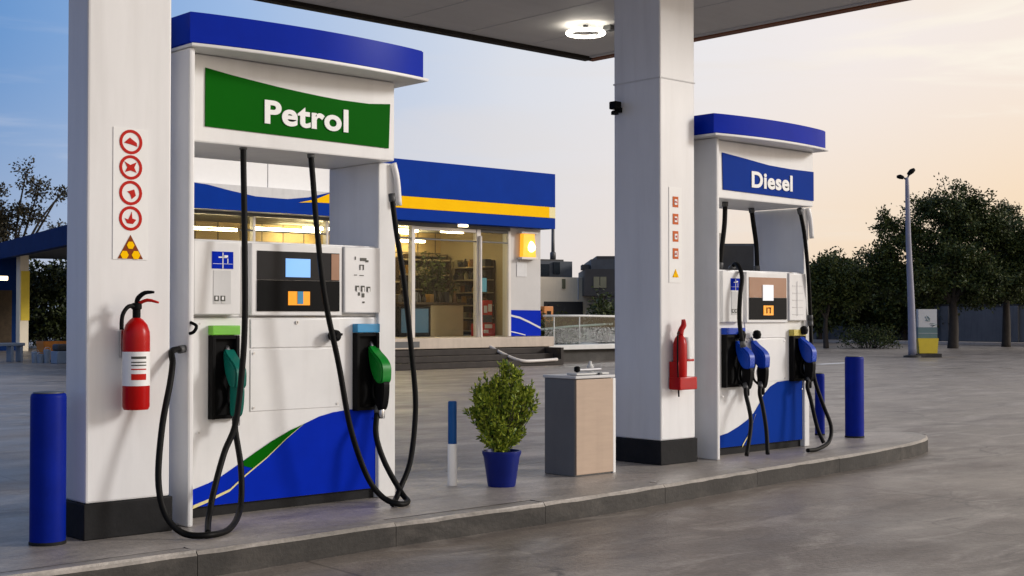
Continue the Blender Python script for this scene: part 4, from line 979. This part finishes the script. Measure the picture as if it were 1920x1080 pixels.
bush('low_hedge', 'low dark hedge at the foot of the wall left of the street lamp', 'hedge', (hp.x, hp.y), 1.0, 1.2, 0, .95, 160, .12, 'leafdark')

t = thing('street_lamp', 'tall grey twin-headed street lamp in front of the big spreading tree', 'street lamp', (35.2, 20.87, 0))
bx, by = 35.2, 20.87
def R3(a, f, z): p = R_*a+F*f; return (bx+p.x, by+p.y, z)
b = MB(); b.tube([R3(0, 0, 0), R3(-.03, 0, 1.5), R3(-.10, 0, 3.4), R3(-.13, 0, 5.0), R3(-.14, 0, 5.28)], [.13, .105, .08, .06, .04], 'post', 12, sub=4); b.build('pole', t)
b = MB(); b.tube([R3(-.14, 0, 5.2), R3(-.24, 0, 5.28), R3(-.30, 0, 5.29)], .025, 'darkgrey', 8); b.tube([R3(-.14, 0, 5.2), R3(-.08, 0, 5.36), R3(-.03, 0, 5.42)], .025, 'darkgrey', 8); b.build('arm', t)
b = MB(); b.tube([R3(-.24, 0, 5.27), R3(-.34, 0, 5.30), R3(-.43, 0, 5.30)], [.05, .07, .04], 'black', 10, sub=3); b.build('lamp_head', t)
b = MB(); b.tube([R3(-.10, 0, 5.36), R3(.0, 0, 5.46), R3(.09, 0, 5.52)], [.05, .08, .045], 'black', 10, sub=3); b.build('lamp_head', t)
b = MB(); b.lathe([(.26, 0), (.26, .05), (.18, .07)], (bx, by, 0), 'kerb', 20); b.build('footing', t)

c0 = Vector((35.52, 20.56, 0))
t = thing('totem_sign', 'small upright white sign panel with teal foot and yellow base beside the street lamp', 'sign', tuple(c0))
def tb(b, a0, a1, f0, f1, z0, z1, m):
    P = [c0+R_*a0+F*f0, c0+R_*a1+F*f0, c0+R_*a1+F*f1, c0+R_*a0+F*f1]; b.prism([(p.x, p.y) for p in P], 'z', z0, z1, m)
b = MB(); tb(b, -.27, .27, 0, .2, .88, 1.41, 'bankwhite'); pn = b.build('panel', t)
b = MB(); tb(b, -.28, .28, -.005, .2, .56, .879, 'teal2'); tb(b, -.28, .28, -.01, -.006, .70, .71, 'bankwhite'); b.build('lower_panel', t)
b = MB(); P = [(-.30, .559), (.30, .559), (.26, .12), (-.26, .12)]
vs0 = [c0+R_*a+F*-.06+Vector((0, 0, z)) for a, z in P]; vs1 = [c0+R_*a+F*.28+Vector((0, 0, z)) for a, z in P]
b.face(vs0, 'yellow2'); b.face(vs1[::-1], 'yellow2')
for i in range(4): b.face([vs0[i], vs1[i], vs1[(i+1) % 4], vs0[(i+1) % 4]], 'yellow2')
b.build('base', t)
b = MB(); tb(b, -.36, .36, -.15, .35, 0, .11, 'kerb'); b.build('footing', t)
b = MB()
for (a0, z0, a1, z1) in ((-.08, 1.2, .0, 1.05), (-.04, 1.22, .06, 1.08), (.0, 1.2, .07, 1.12), (-.07, 1.08, .07, 1.06), (.05, .98, .2, 1.0), (.08, .94, .24, .95), (.12, .9, .26, .97)):
    b.tube([c0+R_*a0+F*-.012+Vector((0, 0, z0)), c0+R_*a1+F*-.012+Vector((0, 0, z1))], .008, 'teal2', 5)
b.build('emblem', pn)

# dark house beyond, glimpsed through the Diesel pump opening
D3 = 70
t = thing('house', 'dark flat house glimpsed through the opening of the Diesel pump', 'house', tuple(F*D3+R_*lat(1420, D3)))
b = MB(); far_block(b, lat(1290, D3), lat(1512, D3), D3, D3+8, 0, 4.85, 'fardark2'); b.build('wall', t)
b = MB(); far_block(b, lat(1360, D3), lat(1420, D3), D3+.5, D3+8, 4.851, 5.0, 'fardark'); b.build('roof', t)
b = MB(); far_block(b, lat(1285, D3), lat(1351, D3), D3-.4, D3-.1, 4.45, 5.5, 'farcream'); b.build('gable', t)
b = MB(); far_block(b, lat(1500, D3), lat(1516, D3), D3+1, D3+3, 4.851, 5.7, 'fardark2'); b.build('chimney', t)

# ------------------------------------------------------------------ left background
A1 = Vector((15.62, 34.5, 0)); A2 = Vector((18.0, 45.2, 0)); dr = (A2-A1).normalized(); nr = Vector((dr.y, -dr.x, 0))
A0 = A1-dr*2.0; A2 = A1+dr*14
t = thing('side_canopy', 'low blue canopy with yellow-wrapped column at the far left behind the bollard', 'canopy', tuple(A1))
def strip(b, s0, s1, w0, w1, z0, z1, m):
    P = [A1+dr*s0+nr*w0, A1+dr*s1+nr*w0, A1+dr*s1+nr*w1, A1+dr*s0+nr*w1]; b.prism([(p.x, p.y) for p in P], 'z', z0, z1, m)
b = MB(); strip(b, -2, 14, 0, .25, 3.15, 3.7, 'farblue'); b.build('fascia', t)
b = MB(); strip(b, -2, 14, .255, 6, 3.3, 3.6, 'fardark'); b.build('roof', t)
cpt = F*46+R_*lat(41, 46)
b = MB(); b.box(cpt.x-.16, cpt.x+.16, cpt.y-.16, cpt.y+.16, 0, 3.3, 'farcream', .02); col = b.build('column', t)
b = MB(); b.box(cpt.x-.12, cpt.x+.175, cpt.y-.175, cpt.y-.161, 1.05, 2.75, 'yellow2'); b.build('wrap', col)
cpt = F*47+R_*lat(10, 47)
t = thing('kiosk', 'dark blue kiosk with brown door at the left frame edge', 'kiosk', tuple(cpt))
b = MB(); b.box(cpt.x-1.2, cpt.x+.35, cpt.y-.5, cpt.y+2, 0, 3.25, 'farblue'); b.build('wall', t)
b = MB(); b.box(cpt.x-.95, cpt.x+.0, cpt.y-.53, cpt.y-.501, .2, 2.1, 'shelf'); b.build('door', t)
lp = F*44+R_*lat(4, 44)
t = thing('wall_lamp', 'small lit white lamp on the kiosk at the left frame edge', 'lamp', (lp.x, lp.y, 2.4))
b = MB(); b.box(lp.x-.16, lp.x+.16, lp.y-.06, lp.y+.06, 2.38, 2.52, 'warmlamp', .03); b.build('lamp', t)
b = MB(); b.tube([(lp.x, lp.y+.06, 2.45), (lp.x+.02, lp.y+2, 2.45)], .03, 'darkgrey', 6); b.build('arm', t)
def at(px, d): p = F*d+R_*lat(px, d); return p
p = at(97, 35.5)
t = thing('planter', 'orange box planter at the foot of the dark bushes far left', 'planter', (p.x, p.y, 0))
b = MB(); b.prism([(p.x-.28, .06), (p.x+.28, .06), (p.x+.34, .55), (p.x-.34, .55)], 'y', p.y-.25, p.y+.25, 'orangepot', .02); b.build('box', t)
b = MB(); b.box(p.x-.25, p.x+.25, p.y-.2, p.y+.2, 0, .059, 'kick'); b.build('foot', t)
b = MB(); b.box(p.x-.31, p.x+.31, p.y-.22, p.y+.22, .551, .56, 'soil'); b.build('soil', t)
for px, lab, h, r in ((66, 'small grey bucket nearest the bench under the blue canopy', .30, .10), (76, 'small grey bucket beside the orange planter, second from the bench', .24, .11), (88, 'tall grey-blue jug just in front of the orange planter', .36, .09)):
    p = at(px, 34.6); b = MB()
    b.lathe([(r*.8, 0), (r, h*.85), (r*1.06, h*.86), (r*1.06, h*.93), (r*.5, h*.95), (r*.3, h)], (p.x, p.y, 0), 'bucket', 14)
    t = thing('bucket', lab, 'bucket', (p.x, p.y, 0), 'buckets under the side canopy'); b.build('body', t)
    b = MB(); b.tube([(p.x-r, p.y, h*.85), (p.x-r*.6, p.y-.02, h*1.1), (p.x+r*.6, p.y-.02, h*1.1), (p.x+r, p.y, h*.85)], .008, 'metal', 5, sub=3); b.build('handle', t)
p = at(116, 34.2)
t = thing('crate', 'grey crate with dark load behind the left pillar edge', 'crate', (p.x, p.y, 0))
b = MB(); b.box(p.x-.22, p.x+.22, p.y-.2, p.y+.2, 0, .32, 'bucket', .02); b.build('box', t)
b = MB(); b.box(p.x-.2, p.x+.18, p.y-.18, p.y+.18, .322, .5, 'fardark2', .05); b.build('load', t)
p = at(15, 35.5)
t = thing('bench', 'low grey table bench at the left frame edge', 'bench', (p.x, p.y, 0))
b = MB(); b.box(p.x-.5, p.x+.38, p.y-.2, p.y+.2, .42, .5, 'bucket', .015); b.build('top', t)
for dx in (-.42, .05, .30):
    b = MB(); b.box(p.x+dx-.035, p.x+dx+.035, p.y-.17, p.y+.17, 0, .419, 'bucket', .01); b.build('leg', t)
for i, (px, d, z, s, lab) in enumerate(((75, 50, 1.9, 1.5, 'dense dark bush tree below the blue canopy, nearer the yellow column'), (120, 51, 2.2, 1.6, 'dense dark bush tree below the blue canopy, against the left pillar'), (20, 56, 2.4, 2.0, 'dark tree mass behind the blue kiosk'), (155, 53, 2.1, 1.6, 'dark bush tree mostly hidden behind the left pillar'))):
    bp = at(px, d); bs = (bp.x, bp.y, 0)
    tree(lab, bs, .8, [lobe(bs, 0, 0, z, s, 1.3), lobe(bs, -.5, 0, .9, s*.9, .9), lobe(bs, .6, 0, .9, s*.9, .9), lobe(bs, .1, .2, z+.8, s*.7, .8)], 190, 36, .18, 'leafmid', .1, seed=60+i, fill=.15, group='bushes under the side canopy')
bp = at(20, 60); bs = (bp.x, bp.y, 0)
tree('open spindly tree with sparse brown leaves against the blue sky at upper left', bs, 3.2,
     [lobe(bs, -.5, 0, 5.2, 1.0, .9), lobe(bs, .6, 0, 5.8, .85, .75), lobe(bs, .55, .2, 7.6, .55, .95), lobe(bs, 1.2, 0, 6.9, .6, .5), lobe(bs, 2.1, 0, 6.6, .65, .4), lobe(bs, -.8, .3, 6.6, .7, .9), lobe(bs, 1.9, .2, 5.2, .6, .5), lobe(bs, 2.5, 0, 7.0, .35, .25), lobe(bs, -.3, 0, 4.6, .9, .8), lobe(bs, -.6, 0, 5.6, .8, .7)],
     210, 22, .17, 'leafbrown', .14, seed=80, fill=.3)
bp = at(70, 66); bs = (bp.x, bp.y, 0)

# ------------------------------------------------------------------ world, sun, camera
EL = math.radians(19); AZ = math.radians(131)
sdir = Vector((math.sin(AZ)*math.cos(EL), math.cos(AZ)*math.cos(EL), math.sin(EL)))
w = bpy.data.worlds.new('World'); bpy.context.scene.world = w; w.use_nodes = True
nt = w.node_tree; N = nt.nodes; Lk = nt.links; bg = N['Background']
sky = N.new('ShaderNodeTexSky'); sky.sky_type = 'NISHITA'; sky.sun_disc = False; sky.sun_elevation = EL; sky.sun_rotation = AZ
sky.air_density = 1.0; sky.dust_density = 2.0; sky.ozone_density = 1.2
tc = N.new('ShaderNodeTexCoord')
def dotn(v):
    d = N.new('ShaderNodeVectorMath'); d.operation = 'DOT_PRODUCT'; d.inputs[1].default_value = v; Lk.new(tc.outputs['Generated'], d.inputs[0]); return d.outputs['Value']
def mrange(x, a, b, smooth=False):
    m = N.new('ShaderNodeMapRange'); m.inputs['From Min'].default_value = a; m.inputs['From Max'].default_value = b
    if smooth: m.interpolation_type = 'SMOOTHSTEP'
    Lk.new(x, m.inputs['Value']); return m.outputs['Result']
def wramp(f, stops):
    r = N.new('ShaderNodeValToRGB'); e = r.color_ramp.elements
    while len(e) < len(stops): e.new(.5)
    for k, (p, c) in enumerate(stops):
        e[k].position = p; e[k].color = (*c, 1)
    Lk.new(f, r.inputs['Fac']); return r.outputs['Color']
def wmix(f, a, b, mode='MIX'):
    m = N.new('ShaderNodeMix'); m.data_type = 'RGBA'; m.blend_type = mode; m.clamp_result = False
    if isinstance(f, float): m.inputs['Factor'].default_value = f
    else: Lk.new(f, m.inputs['Factor'])
    for q, i in ((a, 6), (b, 7)):
        if isinstance(q, tuple): m.inputs[i].default_value = (*q, 1)
        else: Lk.new(q, m.inputs[i])
    return m.outputs[2]
side = mrange(dotn((.735, -.678, 0)), -1, 1)         # 0 = away from the sunset, 1 = towards it
sc_ = lambda c, k: tuple(v*k for v in c)
P_ = lambda d: (d+1)/2
hor = wramp(side, [(0, lin(78, 116, 186)), (P_(-.6), lin(130, 158, 206)), (P_(-.36), lin(166, 184, 214)), (P_(-.2), lin(198, 208, 228)), (P_(-.064), lin(224, 223, 230)), (P_(.02), lin(236, 228, 226)), (P_(.10), lin(244, 229, 220)), (P_(.22), lin(253, 228, 200)), (P_(.36), lin(255, 222, 180)), (1, lin(255, 226, 196))])
upp = wramp(side, [(0, lin(66, 110, 186)), (P_(-.6), lin(82, 130, 200)), (P_(-.36), lin(102, 150, 209)), (P_(-.2), lin(160, 191, 234)), (P_(-.1), lin(194, 210, 236)), (P_(0), lin(226, 230, 240)), (P_(.12), lin(242, 240, 243)), (P_(.24), lin(252, 243, 240)), (P_(.36), lin(255, 241, 230)), (1, lin(255, 236, 215))])
el = dotn((0, 0, 1))
grad = wmix(mrange(el, .0, .22, True), hor, upp)
grad = wmix(mrange(el, .25, 1.), grad, lin(130, 150, 185))
# thin warm streaks of cloud
mp = N.new('ShaderNodeMapping'); mp.inputs['Scale'].default_value = (1.2, 1.2, 9); mp.inputs['Rotation'].default_value = (.25, .1, .4)
Lk.new(tc.outputs['Generated'], mp.inputs['Vector'])
cn = N.new('ShaderNodeTexNoise'); cn.inputs['Scale'].default_value = 2.6; cn.inputs['Detail'].default_value = 7; cn.inputs['Roughness'].default_value = .55; cn.inputs['Distortion'].default_value = .5
Lk.new(mp.outputs['Vector'], cn.inputs['Vector'])
cf = mrange(cn.outputs['Fac'], .48, .7, True)
cm_ = N.new('ShaderNodeMath'); cm_.operation = 'MULTIPLY'; cm_.inputs[1].default_value = .55; Lk.new(cf, cm_.inputs[0])
ccol = wmix(mrange(dotn((.735, -.678, 0)), -.3, .3), lin(205, 212, 230), lin(255, 240, 222))
grad = wmix(cm_.outputs[0], grad, ccol)
mp2 = N.new('ShaderNodeMapping'); mp2.inputs['Scale'].default_value = (2.0, 2.0, 16); mp2.inputs['Rotation'].default_value = (.16, -.12, .2); mp2.inputs['Location'].default_value = (.3, .1, .0)
Lk.new(tc.outputs['Generated'], mp2.inputs['Vector'])
c2 = N.new('ShaderNodeTexNoise'); c2.inputs['Scale'].default_value = 2.2; c2.inputs['Detail'].default_value = 6; c2.inputs['Distortion'].default_value = .8; Lk.new(mp2.outputs['Vector'], c2.inputs['Vector'])
f2 = N.new('ShaderNodeMath'); f2.operation = 'MULTIPLY'; Lk.new(mrange(c2.outputs['Fac'], .5, .66, True), f2.inputs[0]); Lk.new(mrange(dotn((.735, -.678, 0)), .16, .34, True), f2.inputs[1])
f3 = N.new('ShaderNodeMath'); f3.operation = 'MULTIPLY'; Lk.new(f2.outputs[0], f3.inputs[0]); Lk.new(mrange(el, .10, .17, True), f3.inputs[1])
grad = wmix(f3.outputs[0], grad, (1.06, .97, .84))
# unseen sky behind the viewer's back brightened, added as fill for the front faces
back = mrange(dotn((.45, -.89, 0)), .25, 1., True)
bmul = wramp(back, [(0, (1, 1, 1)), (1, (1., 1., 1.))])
nsk = N.new('ShaderNodeVectorMath'); nsk.operation = 'SCALE'; nsk.inputs['Scale'].default_value = .1; Lk.new(sky.outputs['Color'], nsk.inputs[0])
tot = wmix(.9, nsk.outputs['Vector'], grad)
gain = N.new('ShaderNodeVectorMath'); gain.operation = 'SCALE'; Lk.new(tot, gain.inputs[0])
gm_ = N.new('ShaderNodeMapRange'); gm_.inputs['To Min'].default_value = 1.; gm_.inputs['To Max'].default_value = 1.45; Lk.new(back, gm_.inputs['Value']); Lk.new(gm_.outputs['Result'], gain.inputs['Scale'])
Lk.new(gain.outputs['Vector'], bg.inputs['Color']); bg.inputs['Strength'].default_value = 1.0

sl = bpy.data.lights.new('sun', 'SUN'); sl.energy = 1.85; sl.angle = math.radians(11); sl.color = (1., .965, .93)
so = bpy.data.objects.new('sun', sl); C.objects.link(so); so.rotation_euler = sdir.to_track_quat('Z', 'Y').to_euler()

cam = bpy.data.cameras.new('camera'); co = bpy.data.objects.new('camera', cam); C.objects.link(co)
cam.sensor_width = 36; cam.lens = 2507/1920*36; cam.clip_end = 1000; cam.clip_start = .05
co.location = (0, 0, 1.25)
pt = math.atan(50/2507)
co.rotation_euler = (math.pi/2+pt, 0, math.radians(47.33-90))
S = bpy.context.scene; S.camera = co
S.view_settings.view_transform = 'Standard'; S.view_settings.look = 'None'; S.view_settings.exposure = 0; S.view_settings.gamma = 1
S.cycles.max_bounces = 8; S.cycles.transparent_max_bounces = 12
